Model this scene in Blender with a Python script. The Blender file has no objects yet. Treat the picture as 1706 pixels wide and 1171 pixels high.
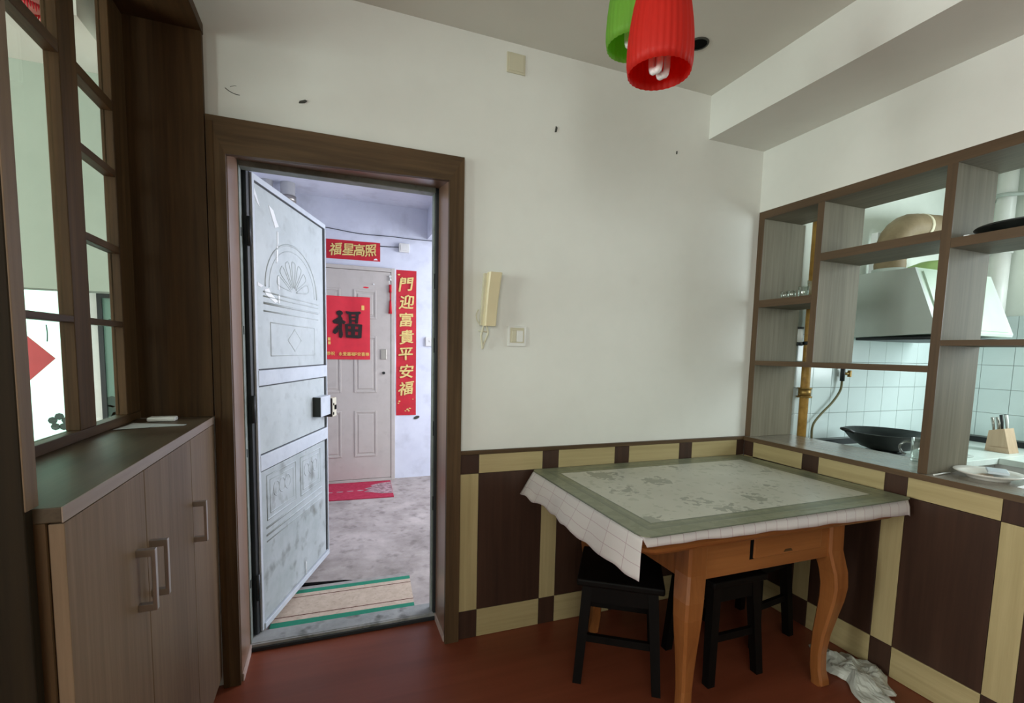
import bpy, bmesh, math, random
from mathutils import Vector, Matrix, Euler
random.seed(7)
SC = bpy.context.scene
COL = SC.collection
PI = math.pi

# ------------------------------------------------------------------ camera
cam_data = bpy.data.cameras.new('camera')
cam_data.sensor_fit = 'HORIZONTAL'
cam_data.sensor_width = 36.0
cam_data.lens = 36.0 * 795.4 / 1706.0
cam_data.shift_y = (656.07 - 585.5) / 1706.0
cam_data.clip_start = 0.02
cam = bpy.data.objects.new('camera', cam_data)
COL.objects.link(cam)
_R = Vector((0.93539888, -0.3528619, 0.02274677))
_U = Vector((0.01041307, 0.09179191, 0.99572376))
_F = Vector((0.35344095, 0.93116203, -0.08953642))
_M = Matrix((( _R.x, _U.x, -_F.x, -0.12131), (_R.y, _U.y, -_F.y, -2.04906), (_R.z, _U.z, -_F.z, 1.33700), (0, 0, 0, 1)))
cam.matrix_world = _M
SC.camera = cam

# ------------------------------------------------------------------ world, lights, exposure
W = bpy.data.worlds.new('world'); SC.world = W
W.use_nodes = True
W.node_tree.nodes['Background'].inputs[0].default_value = (0.80, 0.90, 0.95, 1)
W.node_tree.nodes['Background'].inputs[1].default_value = 0.5
SC.view_settings.view_transform = 'Standard'
SC.view_settings.look = 'None'
SC.view_settings.exposure = 0.12
SC.view_settings.gamma = 1.0
SC.view_settings.use_curve_mapping = False

def area(name, loc, target, sx, sy, power, color):
    l = bpy.data.lights.new(name, 'AREA')
    l.shape = 'RECTANGLE'; l.size = sx; l.size_y = sy; l.energy = power; l.color = color
    o = bpy.data.objects.new(name, l); COL.objects.link(o)
    o.location = loc
    d = Vector(target) - Vector(loc)
    o.rotation_euler = d.to_track_quat('-Z', 'Y').to_euler()
    return o
# daylight through the window of the dining room, behind the camera
area('window_daylight_rear', (-1.8, -5.35, 1.85), (0.6, 0, 1.5), 2.2, 1.3, 62, (0.95, 1.0, 0.94))
# lamp added on the left to brighten the beam and the header wall
area('added_light_left', (-4.12, -1.3, 1.6), (2.0, -0.8, 2.0), 1.9, 1.3, 172, (0.95, 1.0, 0.96))
# daylight through the kitchen window
area('window_daylight_kitchen', (3.90, -1.30, 1.70), (2.0, -0.85, 1.25), 1.0, 1.1, 34, (0.86, 0.99, 1.0))
# daylight from the stairwell window, beyond the right end of the landing
area('window_daylight_stairwell', (2.9, 1.5, 1.9), (0.2, 1.5, 1.0), 1.9, 1.6, 88, (0.88, 0.91, 1.0))
# daylight behind the frosted balcony doors of the living room
area('window_daylight_balcony', (-1.9, 2.35, 1.4), (-1.9, 0, 1.3), 1.8, 1.9, 60, (0.88, 1.0, 0.95))

# ------------------------------------------------------------------ materials
def S(r, g, b):
    def f(c):
        c /= 255.0
        return c / 12.92 if c <= 0.04045 else ((c + 0.055) / 1.055) ** 2.4
    return (f(r), f(g), f(b), 1.0)

def base_mat(name, rough=0.5, spec=0.5, metal=0.0):
    m = bpy.data.materials.new(name); m.use_nodes = True
    nt = m.node_tree; b = nt.nodes['Principled BSDF']
    b.inputs['Roughness'].default_value = rough
    b.inputs['Metallic'].default_value = metal
    b.inputs['Specular IOR Level'].default_value = spec
    return m, nt, b

def plain(name, c, rough=0.5, spec=0.5, metal=0.0, var=0.06, scale=8.0, bump=0.0):
    """one colour with a faint noise variation"""
    m, nt, b = base_mat(name, rough, spec, metal)
    tc = nt.nodes.new('ShaderNodeTexCoord'); n = nt.nodes.new('ShaderNodeTexNoise')
    n.inputs['Scale'].default_value = scale; n.inputs['Detail'].default_value = 5
    nt.links.new(tc.outputs['Object'], n.inputs['Vector'])
    r = nt.nodes.new('ShaderNodeValToRGB')
    e = r.color_ramp.elements
    e[0].position = 0.3; e[1].position = 0.7
    e[0].color = tuple(max(0, x * (1 - var)) for x in c[:3]) + (1,)
    e[1].color = tuple(min(1, x * (1 + var)) for x in c[:3]) + (1,)
    nt.links.new(n.outputs['Fac'], r.inputs['Fac']); nt.links.new(r.outputs['Color'], b.inputs['Base Color'])
    if bump:
        bp = nt.nodes.new('ShaderNodeBump'); bp.inputs['Strength'].default_value = bump; bp.inputs['Distance'].default_value = 0.004
        nt.links.new(n.outputs['Fac'], bp.inputs['Height']); nt.links.new(bp.outputs['Normal'], b.inputs['Normal'])
    return m

def wood(name, dark, light, axis='z', rough=0.45, spec=0.4, fine=55.0, stretch=0.035, mid=0.5, bump=0.12):
    """streaky wood grain running along one object axis"""
    m, nt, b = base_mat(name, rough, spec)
    tc = nt.nodes.new('ShaderNodeTexCoord'); mp = nt.nodes.new('ShaderNodeMapping')
    sc = {'x': (stretch, 1, 1), 'y': (1, stretch, 1), 'z': (1, 1, stretch)}[axis]
    mp.inputs['Scale'].default_value = tuple(fine * s for s in sc)
    nt.links.new(tc.outputs['Object'], mp.inputs['Vector'])
    n = nt.nodes.new('ShaderNodeTexNoise'); n.inputs['Scale'].default_value = 1.0; n.inputs['Detail'].default_value = 6; n.inputs['Roughness'].default_value = 0.65
    nt.links.new(mp.outputs['Vector'], n.inputs['Vector'])
    mp2 = nt.nodes.new('ShaderNodeMapping'); mp2.inputs['Scale'].default_value = tuple(7.0 * (s if s == 1 else 0.12) for s in sc)
    nt.links.new(tc.outputs['Object'], mp2.inputs['Vector'])
    n2 = nt.nodes.new('ShaderNodeTexNoise'); n2.inputs['Scale'].default_value = 1.0; n2.inputs['Detail'].default_value = 3
    nt.links.new(mp2.outputs['Vector'], n2.inputs['Vector'])
    mix = nt.nodes.new('ShaderNodeMix'); mix.data_type = 'FLOAT'; mix.inputs[0].default_value = 0.45
    nt.links.new(n.outputs['Fac'], mix.inputs[2]); nt.links.new(n2.outputs['Fac'], mix.inputs[3])
    r = nt.nodes.new('ShaderNodeValToRGB'); e = r.color_ramp.elements
    e[0].position = mid - 0.17; e[1].position = mid + 0.17; e[0].color = dark; e[1].color = light
    nt.links.new(mix.outputs[0], r.inputs['Fac']); nt.links.new(r.outputs['Color'], b.inputs['Base Color'])
    bp = nt.nodes.new('ShaderNodeBump'); bp.inputs['Strength'].default_value = bump; bp.inputs['Distance'].default_value = 0.002
    nt.links.new(n.outputs['Fac'], bp.inputs['Height']); nt.links.new(bp.outputs['Normal'], b.inputs['Normal'])
    return m

def stained(name, c0, c1, c2=None, scale=3.0, rough=0.6, spec=0.3, fine=30.0, lo=0.35, hi=0.65, detail=8, amount=0.5):
    """base colour c0 mottled towards c1, with optional sparse stains c2"""
    m, nt, b = base_mat(name, rough, spec)
    tc = nt.nodes.new('ShaderNodeTexCoord')
    n = nt.nodes.new('ShaderNodeTexNoise'); n.inputs['Scale'].default_value = scale; n.inputs['Detail'].default_value = detail; n.inputs['Roughness'].default_value = 0.65
    nt.links.new(tc.outputs['Object'], n.inputs['Vector'])
    r = nt.nodes.new('ShaderNodeValToRGB'); e = r.color_ramp.elements
    e[0].position = lo; e[1].position = hi; e[0].color = c0; e[1].color = c1
    nt.links.new(n.outputs['Fac'], r.inputs['Fac'])
    out = r.outputs['Color']
    if c2:
        n2 = nt.nodes.new('ShaderNodeTexNoise'); n2.inputs['Scale'].default_value = fine; n2.inputs['Detail'].default_value = 6
        nt.links.new(tc.outputs['Object'], n2.inputs['Vector'])
        r2 = nt.nodes.new('ShaderNodeValToRGB'); r2.color_ramp.elements[0].position = 0.55; r2.color_ramp.elements[1].position = 0.72
        nt.links.new(n2.outputs['Fac'], r2.inputs['Fac'])
        mul = nt.nodes.new('ShaderNodeMath'); mul.operation = 'MULTIPLY'; mul.inputs[1].default_value = amount
        nt.links.new(r2.outputs['Color'], mul.inputs[0])
        mx = nt.nodes.new('ShaderNodeMix'); mx.data_type = 'RGBA'; mx.inputs[7].default_value = c2
        nt.links.new(mul.outputs[0], mx.inputs[0]); nt.links.new(out, mx.inputs[6]); out = mx.outputs[2]
    nt.links.new(out, b.inputs['Base Color'])
    bp = nt.nodes.new('ShaderNodeBump'); bp.inputs['Strength'].default_value = 0.08; bp.inputs['Distance'].default_value = 0.004
    nt.links.new(n.outputs['Fac'], bp.inputs['Height']); nt.links.new(bp.outputs['Normal'], b.inputs['Normal'])
    return m

def glass_mat(name, tint=(0.93, 0.97, 0.95, 1), refl=0.08, rough=0.02):
    """thin clear pane: mostly see-through with a weak mirror reflection"""
    m = bpy.data.materials.new(name); m.use_nodes = True
    nt = m.node_tree; nt.nodes.clear()
    o = nt.nodes.new('ShaderNodeOutputMaterial'); t = nt.nodes.new('ShaderNodeBsdfTransparent'); g = nt.nodes.new('ShaderNodeBsdfGlossy')
    t.inputs[0].default_value = tint; g.inputs['Roughness'].default_value = rough
    lw = nt.nodes.new('ShaderNodeLayerWeight'); lw.inputs[0].default_value = 0.5
    f = nt.nodes.new('ShaderNodeMath'); f.operation = 'POWER'; f.inputs[1].default_value = 5.0
    k = nt.nodes.new('ShaderNodeMath'); k.operation = 'MULTIPLY_ADD'; k.inputs[1].default_value = 0.6; k.inputs[2].default_value = refl * 0.3
    nt.links.new(lw.outputs['Facing'], f.inputs[0]); nt.links.new(f.outputs[0], k.inputs[0])
    mx = nt.nodes.new('ShaderNodeMixShader')
    nt.links.new(k.outputs[0], mx.inputs[0]); nt.links.new(t.outputs[0], mx.inputs[1]); nt.links.new(g.outputs[0], mx.inputs[2])
    nt.links.new(mx.outputs[0], o.inputs[0])
    return m

def translucent_mat(name, c, c2=None, fac=0.5, rough=0.4, see=0.0):
    """light-passing plastic or frosted glass"""
    m = bpy.data.materials.new(name); m.use_nodes = True
    nt = m.node_tree; b = nt.nodes['Principled BSDF']; o = nt.nodes['Material Output']
    b.inputs['Base Color'].default_value = c; b.inputs['Roughness'].default_value = rough
    t = nt.nodes.new('ShaderNodeBsdfTranslucent'); t.inputs[0].default_value = c2 or c
    mx = nt.nodes.new('ShaderNodeMixShader'); mx.inputs[0].default_value = fac
    nt.links.new(b.outputs[0], mx.inputs[1]); nt.links.new(t.outputs[0], mx.inputs[2])
    last = mx
    if see:
        tr = nt.nodes.new('ShaderNodeBsdfTransparent'); tr.inputs[0].default_value = c2 or c
        m2 = nt.nodes.new('ShaderNodeMixShader'); m2.inputs[0].default_value = see
        nt.links.new(mx.outputs[0], m2.inputs[1]); nt.links.new(tr.outputs[0], m2.inputs[2]); last = m2
    nt.links.new(last.outputs[0], o.inputs[0])
    return m

M = {}
M['plaster'] = stained('plaster_white', S(222, 222, 216), S(228, 228, 222), S(212, 211, 204), scale=1.6, rough=0.85, spec=0.15, fine=9, amount=0.12)
M['ceiling'] = stained('plaster_ceiling', S(214, 213, 205), S(220, 219, 211), None, scale=1.2, rough=0.9, spec=0.1)
M['walnut_shaded'] = wood('walnut_wood_shaded', S(22, 17, 9), S(44, 34, 20), 'z', 0.65, spec=0.1)  # same walnut, darkened to paint the weaker light on the near post
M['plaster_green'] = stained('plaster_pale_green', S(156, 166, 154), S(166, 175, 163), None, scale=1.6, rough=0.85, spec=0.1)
M['walnut'] = wood('walnut_wood', S(50, 35, 20), S(90, 66, 40), 'z', 0.55, spec=0.18)
M['walnut_x'] = wood('walnut_wood_across', S(60, 45, 29), S(100, 78, 54), 'x', 0.5, spec=0.25)
M['walnut_c'] = wood('casing_walnut', S(60, 45, 29), S(100, 78, 54), 'z', 0.55, spec=0.18)
M['walnut_y'] = wood('walnut_wood_deep', S(50, 35, 20), S(88, 64, 38), 'y', 0.5, spec=0.25)
M['shelfwood'] = wood('shelf_laminate', S(102, 96, 80), S(134, 127, 110), 'z', 0.6, spec=0.15)
M['shelfwood_y'] = wood('shelf_laminate_deep', S(92, 86, 72), S(122, 115, 98), 'y', 0.55, spec=0.15)
M['shelfedge'] = wood('shelf_edge_band', S(74, 57, 40), S(100, 78, 56), 'z', 0.4)
M['shelfedge_y'] = wood('shelf_edge_band_deep', S(74, 57, 40), S(100, 78, 56), 'y', 0.4)
M['cabinet'] = wood('cabinet_laminate', S(104, 84, 64), S(136, 113, 90), 'z', 0.5, spec=0.2)
M['cabinet_y'] = wood('cabinet_laminate_edge', S(140, 122, 108), S(164, 146, 132), 'y', 0.4)
M['tile_brown'] = wood('wainscot_brown', S(48, 33, 26), S(72, 50, 39), 'z', 0.35, fine=45)
M['tile_brown_x'] = wood('wainscot_brown_flat', S(54, 36, 28), S(76, 52, 41), 'z', 0.35, fine=45)
M['tile_yellow'] = wood('wainscot_yellow', S(160, 144, 102), S(188, 171, 128), 'z', 0.35, fine=40)
M['tile_yellow_x'] = wood('wainscot_yellow_flat', S(160, 144, 102), S(188, 171, 128), 'x', 0.35, fine=40)
M['tile_yellow_y'] = wood('wainscot_yellow_deep', S(160, 144, 102), S(188, 171, 128), 'y', 0.35, fine=40)
M['table'] = wood('table_orange_wood', S(118, 68, 32), S(154, 97, 52), 'z', 0.3, fine=40)
M['table_x'] = wood('table_orange_wood_across', S(118, 68, 32), S(154, 97, 52), 'x', 0.3, fine=40)
M['stool'] = wood('stool_black_wood', S(7, 6, 5), S(17, 13, 11), 'z', 0.6, spec=0.15)
M['floor'] = wood('floor_red_brown', S(116, 58, 38), S(136, 72, 50), 'x', 0.38, fine=14, bump=0.04)
M['floor_line'] = plain('floor_strip', S(190, 170, 158), 0.5)
M['concrete'] = stained('concrete', S(142, 133, 128), S(192, 182, 177), S(102, 95, 90), scale=4.0, rough=0.75, spec=0.25, fine=14, lo=0.3, hi=0.7, amount=0.55)
M['landing_wall'] = stained('landing_whitewash', S(214, 218, 232), S(228, 232, 244), S(178, 180, 190), scale=2.2, rough=0.9, spec=0.1, fine=6, amount=0.35)
M['steel_door'] = stained('door_grey_paint', S(176, 185, 184), S(192, 200, 199), S(140, 146, 142), scale=5.0, rough=0.38, spec=0.5, fine=16, amount=0.35)
M['steel_dirty'] = stained('door_grey_paint_dirty', S(158, 168, 168), S(182, 190, 192), S(88, 90, 80), scale=4.0, rough=0.45, spec=0.4, fine=9, amount=0.75)
M['steel_dark'] = plain('door_edge_dark', S(28, 33, 36), 0.5)
M['lock_shade_green'] = plain('lock_shade_dark_green', S(34, 40, 34), 0.6)  # shade on the lock case side, put into the colour
M['lock_shade_brown'] = plain('lock_shade_dark_brown', S(44, 26, 26), 0.6)  # shade on the rim lock side, put into the colour
M['threshold'] = stained('threshold_worn_paint', S(132, 136, 134), S(164, 166, 164), S(50, 54, 48), scale=7, rough=0.6, fine=13, amount=0.7)
M['red_glass_paper'] = plain('faded_red_paper', S(186, 64, 66), 0.6)
M['steel_rail'] = stained('door_rail_paint', S(190, 198, 206), S(204, 211, 218), S(160, 166, 172), scale=6.0, rough=0.4, spec=0.5, fine=20, amount=0.3)
M['frame_green'] = stained('frame_green_grey', S(120, 128, 120), S(146, 154, 148), S(86, 92, 84), scale=8.0, rough=0.5, fine=24)
M['door_taupe'] = stained('door_taupe_paint', S(192, 185, 178), S(200, 193, 186), S(174, 167, 160), scale=5.0, rough=0.45, spec=0.4, fine=12, amount=0.3)
M['white_chip'] = plain('chipped_white', S(246, 248, 250), 0.7)
M['red_paper'] = plain('red_paper', S(196, 24, 44), 0.55, var=0.1, scale=14)
M['pink_red'] = plain('bright_red_paper', S(222, 44, 62), 0.55, var=0.08, scale=10)
M['gold'] = plain('gold_ink', S(228, 204, 128), 0.45, var=0.12, scale=60)
M['ink'] = plain('black_ink', S(30, 14, 14), 0.6)
M['yellow_ink'] = plain('yellow_ink', S(244, 200, 110), 0.5)
M['red_cloth'] = plain('red_thread', S(200, 20, 40), 0.8)
M['white_plastic'] = plain('white_plastic', S(226, 226, 222), 0.35)
M['ivory'] = plain('ivory_plastic', S(214, 200, 164), 0.4, var=0.05)
M['ivory_dark'] = plain('aged_ivory_plastic', S(204, 198, 174), 0.45)
M['chrome'] = plain('brushed_metal', S(176, 172, 164), 0.3, metal=0.9, var=0.03)
M['steel'] = plain('brushed_grey_steel', S(176, 184, 178), 0.42, metal=0.1, var=0.03)
M['reveal'] = wood('reveal_wood', S(122, 92, 72), S(150, 118, 96), 'z', 0.3, spec=0.6)
M['reveal_x'] = wood('reveal_wood_across', S(98, 72, 54), S(126, 97, 76), 'x', 0.3, spec=0.6)
M['ledge'] = wood('ledge_laminate', S(112, 104, 92), S(138, 130, 116), 'y', 0.25, spec=0.6)
M['hood_front'] = plain('hood_front_green_white', S(176, 194, 176), 0.3)
M['steel_light'] = plain('light_enamel', S(214, 222, 214), 0.3)
M['black'] = plain('black_plastic', S(18, 18, 18), 0.45)
M['wok'] = stained('blackened_iron', S(22, 26, 26), S(40, 44, 42), None, scale=20, rough=0.35, spec=0.6)
M['tile_white'] = plain('glazed_white_tile', S(216, 230, 230), 0.18, var=0.02)
M['grout'] = plain('grey_grout', S(150, 158, 156), 0.85)
M['kitchen_plaster'] = stained('kitchen_plaster', S(222, 228, 220), S(232, 238, 230), None, scale=2, rough=0.8, spec=0.2)
M['counter'] = stained('white_worktop', S(212, 224, 216), S(226, 234, 228), None, scale=14, rough=0.3, spec=0.5)
M['dark_gap'] = plain('dark_recess', S(10, 10, 10), 0.9, spec=0.1)
M['gas_pipe'] = stained('ochre_painted_pipe', S(150, 112, 52), S(178, 138, 70), S(110, 78, 40), scale=18, rough=0.45, fine=30)
M['brass'] = plain('brass', S(150, 120, 64), 0.4, metal=0.6)
M['hose'] = plain('olive_hose', S(104, 98, 62), 0.6)
M['duct'] = stained('brown_wrapped_duct', S(122, 104, 78), S(142, 124, 96), None, scale=9, rough=0.6)
M['duct_tape'] = plain('pale_tape', S(214, 204, 176), 0.5)
M['green_shade'] = translucent_mat('pale_green_plastic', S(190, 222, 150), fac=0.3)
M['knife_wood'] = wood('beech_block', S(178, 152, 124), S(198, 172, 144), 'z', 0.5)
M['red_lamp'] = translucent_mat('red_lamp_plastic', S(214, 44, 30), S(244, 70, 48), fac=0.5, rough=0.55)
M['pink_lamp'] = translucent_mat('pale_red_lantern', S(220, 164, 160), S(224, 160, 154), fac=0.4, rough=0.6)
M['worktop_brown'] = wood('cabinet_top_brown', S(72, 60, 46), S(96, 82, 64), 'y', 0.45, spec=0.2)
M['green_lamp'] = translucent_mat('green_lamp_plastic', S(140, 194, 76), S(172, 230, 104), fac=0.5, rough=0.55)
M['tube'] = plain('white_lamp_tube', S(240, 240, 238), 0.25)
M['glass'] = glass_mat('clear_glass')
M['glassware'] = glass_mat('glassware', (0.94, 0.97, 0.95, 1), 0.45, 0.05)
M['frosted'] = translucent_mat('frosted_glass', S(216, 236, 228), S(224, 244, 236), fac=0.75, rough=0.4)
M['frosted_green'] = translucent_mat('grey_green_glass', S(130, 148, 140), S(150, 170, 160), fac=0.5, rough=0.25)
M['decal'] = plain('dark_green_decal', S(44, 66, 58), 0.5)
M['paper'] = plain('pale_paper', S(186, 192, 190), 0.7)
M['mat_cream'] = stained('coir_cream', S(188, 170, 152), S(206, 188, 170), S(160, 142, 126), scale=20, rough=0.9, spec=0.1, fine=60)
M['mat_grey'] = stained('mat_grey_edge', S(150, 146, 142), S(170, 166, 162), None, scale=20, rough=0.9, spec=0.1)
M['mat_green'] = plain('mat_green_stripe', S(52, 134, 108), 0.9, spec=0.1, scale=60)
M['mat_brown'] = plain('mat_brown_stripe', S(92, 50, 44), 0.9, spec=0.1)
M['mat_red'] = stained('red_carpet', S(168, 52, 74), S(184, 66, 88), None, scale=30, rough=0.95, spec=0.05)
M['mat_pattern'] = stained('worn_mat_pattern', S(140, 112, 116), S(190, 160, 164), S(96, 80, 84), scale=24, rough=0.95, spec=0.05, fine=50, lo=0.4, hi=0.6)
M['bag'] = translucent_mat('crumpled_white_film', S(214, 218, 208), fac=0.2, rough=0.4)
M['plate'] = plain('glazed_plate', S(226, 222, 214), 0.25)
M['leaf_print'] = plain('leaf_print', S(120, 150, 40), 0.5)
M['soil'] = plain('grey_mark', S(70, 70, 64), 0.9)
M['porcelain'] = plain('packet_pale_blue', S(200, 210, 218), 0.4)

# ------------------------------------------------------------------ mesh helpers
class MB:
    """collects shapes into one mesh"""
    def __init__(s): s.bm = bmesh.new()
    def _add(s, verts, faces, smooth=False, mi=0):
        vs = [s.bm.verts.new(v) for v in verts]
        for f in faces:
            try:
                fc = s.bm.faces.new([vs[i] for i in f]); fc.smooth = smooth; fc.material_index = mi
            except ValueError: pass
        return vs
    def box(s, x0, x1, y0, y1, z0, z1, bev=0.0, mi=0, rot=None, piv=None):
        x0, x1 = sorted((x0, x1)); y0, y1 = sorted((y0, y1)); z0, z1 = sorted((z0, z1))
        v = [(x, y, z) for x in (x0, x1) for y in (y0, y1) for z in (z0, z1)]
        f = [(0, 1, 3, 2), (4, 6, 7, 5), (0, 4, 5, 1), (2, 3, 7, 6), (0, 2, 6, 4), (1, 5, 7, 3)]
        vs = s._add(v, f, mi=mi)
        if bev > 0:
            ed = list({e for w in vs for e in w.link_edges})
            r = bmesh.ops.bevel(s.bm, geom=ed, offset=bev, segments=2, profile=0.5, affect='EDGES')
            vs = list({w for fc in r['faces'] for w in fc.verts} | {w for w in vs if w.is_valid})
            for fc in {fc for w in vs for fc in w.link_faces}: fc.material_index = mi
        if rot is not None:
            p = Vector(piv)
            for w in vs: w.co = rot @ (w.co - p) + p
        return s
    def hexa(s, b, t, mi=0):
        """box between bottom quad b and top quad t"""
        v = list(b) + list(t)
        s._add(v, [(3, 2, 1, 0), (4, 5, 6, 7), (0, 1, 5, 4), (1, 2, 6, 5), (2, 3, 7, 6), (3, 0, 4, 7)], mi=mi); return s
    def prism(s, pts, axis, a, b, mi=0, smooth=False):
        """extrude a polygon (2-D points in the other two axes, in xyz order) from a to b along axis"""
        def mk(p, q):
            if axis == 'x': return (q, p[0], p[1])
            if axis == 'y': return (p[0], q, p[1])
            return (p[0], p[1], q)
        n = len(pts)
        v = [mk(p, a) for p in pts] + [mk(p, b) for p in pts]
        f = [tuple(range(n)), tuple(range(2 * n - 1, n - 1, -1))]
        vs = s._add(v, f, mi=mi)
        for i in range(n):
            j = (i + 1) % n
            fc = s.bm.faces.new((vs[i], vs[j], vs[n + j], vs[n + i])); fc.smooth = smooth; fc.material_index = mi
        return s
    def lathe(s, prof, c=(0, 0, 0), n=24, smooth=True, mi=0, rot=None, rf=None):
        """prof: (radius, height) list turned about z through c"""
        vs = []; base = []
        for k, (r, h) in enumerate(prof):
            ring = []
            for i in range(n):
                a = 2 * PI * i / n
                rr = r * (rf(i, k) if rf else 1)
                co = Vector((rr * math.cos(a), rr * math.sin(a), h))
                if rot is not None: co = rot @ co
                ring.append(s.bm.verts.new(co + Vector(c)))
            base.append(ring)
        for k in range(len(prof) - 1):
            for i in range(n):
                j = (i + 1) % n
                f = s.bm.faces.new((base[k][i], base[k][j], base[k + 1][j], base[k + 1][i])); f.smooth = smooth; f.material_index = mi
        return s, base
    def cap(s, ring, flip=False, mi=0):
        f = s.bm.faces.new(list(reversed(ring)) if flip else ring); f.material_index = mi; return s
    def cyl(s, p0, p1, r0, r1=None, n=16, mi=0, caps=True):
        r1 = r0 if r1 is None else r1
        p0, p1 = Vector(p0), Vector(p1); d = p1 - p0
        rot = d.to_track_quat('Z', 'Y').to_matrix()
        _, b = s.lathe([(r0, 0), (r1, d.length)], p0, n, True, mi, rot)
        if caps: s.cap(b[0], True, mi); s.cap(b[1], False, mi)
        return s
    def tube(s, pts, r, n=8, mi=0, closed=False):
        """round tube through points (Catmull-Rom smoothed by the caller)"""
        P = [Vector(p) for p in pts]; rings = []
        m = len(P)
        for k in range(m):
            a = P[max(k - 1, 0)] if not closed else P[k - 1]; b = P[min(k + 1, m - 1)] if not closed else P[(k + 1) % m]
            t = (b - a).normalized()
            q = t.to_track_quat('Z', 'Y').to_matrix()
            rr = r[k] if isinstance(r, (list, tuple)) else r
            rings.append([s.bm.verts.new(P[k] + q @ Vector((rr * math.cos(2 * PI * i / n), rr * math.sin(2 * PI * i / n), 0))) for i in range(n)])
        def conn(A, B):
            off = min(range(n), key=lambda o: sum((A[i].co - B[(i + o) % n].co).length_squared for i in range(n)))
            for i in range(n):
                f = s.bm.faces.new((A[i], A[(i + 1) % n], B[(i + 1 + off) % n], B[(i + off) % n])); f.smooth = True; f.material_index = mi
        for k in range(m - 1): conn(rings[k], rings[k + 1])
        if closed: conn(rings[-1], rings[0])
        else: s.cap(rings[0], True, mi); s.cap(rings[-1], False, mi)
        return s
    def grid(s, fn, nu, nv, smooth=True, mi=0):
        g = [[s.bm.verts.new(fn(i / nu, j / nv)) for j in range(nv + 1)] for i in range(nu + 1)]
        for i in range(nu):
            for j in range(nv):
                f = s.bm.faces.new((g[i][j], g[i + 1][j], g[i + 1][j + 1], g[i][j + 1])); f.smooth = smooth; f.material_index = mi
        return g
    def ring_profile(s, path, prof, mi=0):
        """sweep nothing fancy: frame moulding is done with boxes instead"""
        return s

def spline(pts, sub=6):
    P = [Vector(p) for p in pts]; out = []
    for i in range(len(P) - 1):
        p0 = P[max(i - 1, 0)]; p1 = P[i]; p2 = P[i + 1]; p3 = P[min(i + 2, len(P) - 1)]
        for k in range(sub):
            t = k / sub
            out.append(0.5 * ((2 * p1) + (-p0 + p2) * t + (2 * p0 - 5 * p1 + 4 * p2 - p3) * t * t + (-p0 + 3 * p1 - 3 * p2 + p3) * t ** 3))
    out.append(P[-1]); return out

OFF = {}
def tagset(o, label=None, cat=None, group=None, kind=None):
    if label: o['label'] = label
    if cat: o['category'] = cat
    if group: o['group'] = group
    if kind: o['kind'] = kind
    return o
def thing(name, label, cat, loc, group=None, rotz=0.0, kind=None, local=False):
    o = bpy.data.objects.new(name, None); COL.objects.link(o)
    o.empty_display_size = 0.05
    o.location = loc; o.rotation_euler = (0, 0, rotz)
    OFF[o.name] = Vector(loc) if rotz == 0 and not local else Vector((0, 0, 0))
    return tagset(o, label, cat, group, kind)
def finish(mb, name, mats, normals=True):
    bm = mb.bm if isinstance(mb, MB) else mb
    if normals: bmesh.ops.recalc_face_normals(bm, faces=bm.faces)
    me = bpy.data.meshes.new(name); bm.to_mesh(me); bm.free()
    for m in (mats if isinstance(mats, (list, tuple)) else [mats]): me.materials.append(m)
    return me
def part(name, mb, mats, parent, label=None, kind=None, normals=True):
    """a mesh child; geometry is given in world space unless the thing is turned (then in its own space)"""
    me = finish(mb, name, mats, normals)
    o = bpy.data.objects.new(name, me); COL.objects.link(o)
    off = OFF[parent.name]
    me.transform(Matrix.Translation(-off))
    o.parent = parent
    OFF[o.name] = off
    return tagset(o, label, None, None, kind)
def solo(name, mb, mats, label=None, cat=None, group=None, kind=None, normals=True):
    """a top-level object that is one mesh; its origin goes to the middle of its base"""
    me = finish(mb, name, mats, normals)
    xs = [v.co for v in me.vertices]
    c = Vector(((min(v.x for v in xs) + max(v.x for v in xs)) / 2, (min(v.y for v in xs) + max(v.y for v in xs)) / 2, min(v.z for v in xs)))
    me.transform(Matrix.Translation(-c))
    o = bpy.data.objects.new(name, me); COL.objects.link(o); o.location = c
    OFF[o.name] = c
    return tagset(o, label, cat, group, kind)
def copy_part(src, parent, dloc=(0, 0, 0), rot=None):
    o = src.copy(); COL.objects.link(o); o.parent = parent
    o.location = Vector(dloc)
    OFF[o.name] = OFF[parent.name]
    return o
def copy_tree(root, loc, rotz=0.0, label=None):
    r = root.copy(); COL.objects.link(r); r.location = loc; r.rotation_euler = (0, 0, rotz)
    OFF[r.name] = Vector(loc)
    if label: r['label'] = label
    for ch in list(root.children):
        c = ch.copy(); COL.objects.link(c); c.parent = r
        for g in ch.children:
            d = g.copy(); COL.objects.link(d); d.parent = c
    return r
def letters(body, size, fat=0.0, shear=0.0, extrude=0.0006, line=1.0):
    """flat printed characters as a mesh: x right, y up, centred on the origin"""
    c = bpy.data.curves.new('lettering', 'FONT'); c.body = body; c.size = size; c.offset = fat; c.shear = shear
    c.extrude = extrude; c.space_line = line; c.resolution_u = 2
    o = bpy.data.objects.new('lettering', c); COL.objects.link(o)
    dg = bpy.context.evaluated_depsgraph_get()
    me = bpy.data.meshes.new_from_object(o.evaluated_get(dg))
    bpy.data.objects.remove(o); bpy.data.curves.remove(c)
    xs = [v.co.x for v in me.vertices]; ys = [v.co.y for v in me.vertices]
    me.transform(Matrix.Translation((-(min(xs) + max(xs)) / 2, -(min(ys) + max(ys)) / 2, 0)))
    return me
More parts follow.
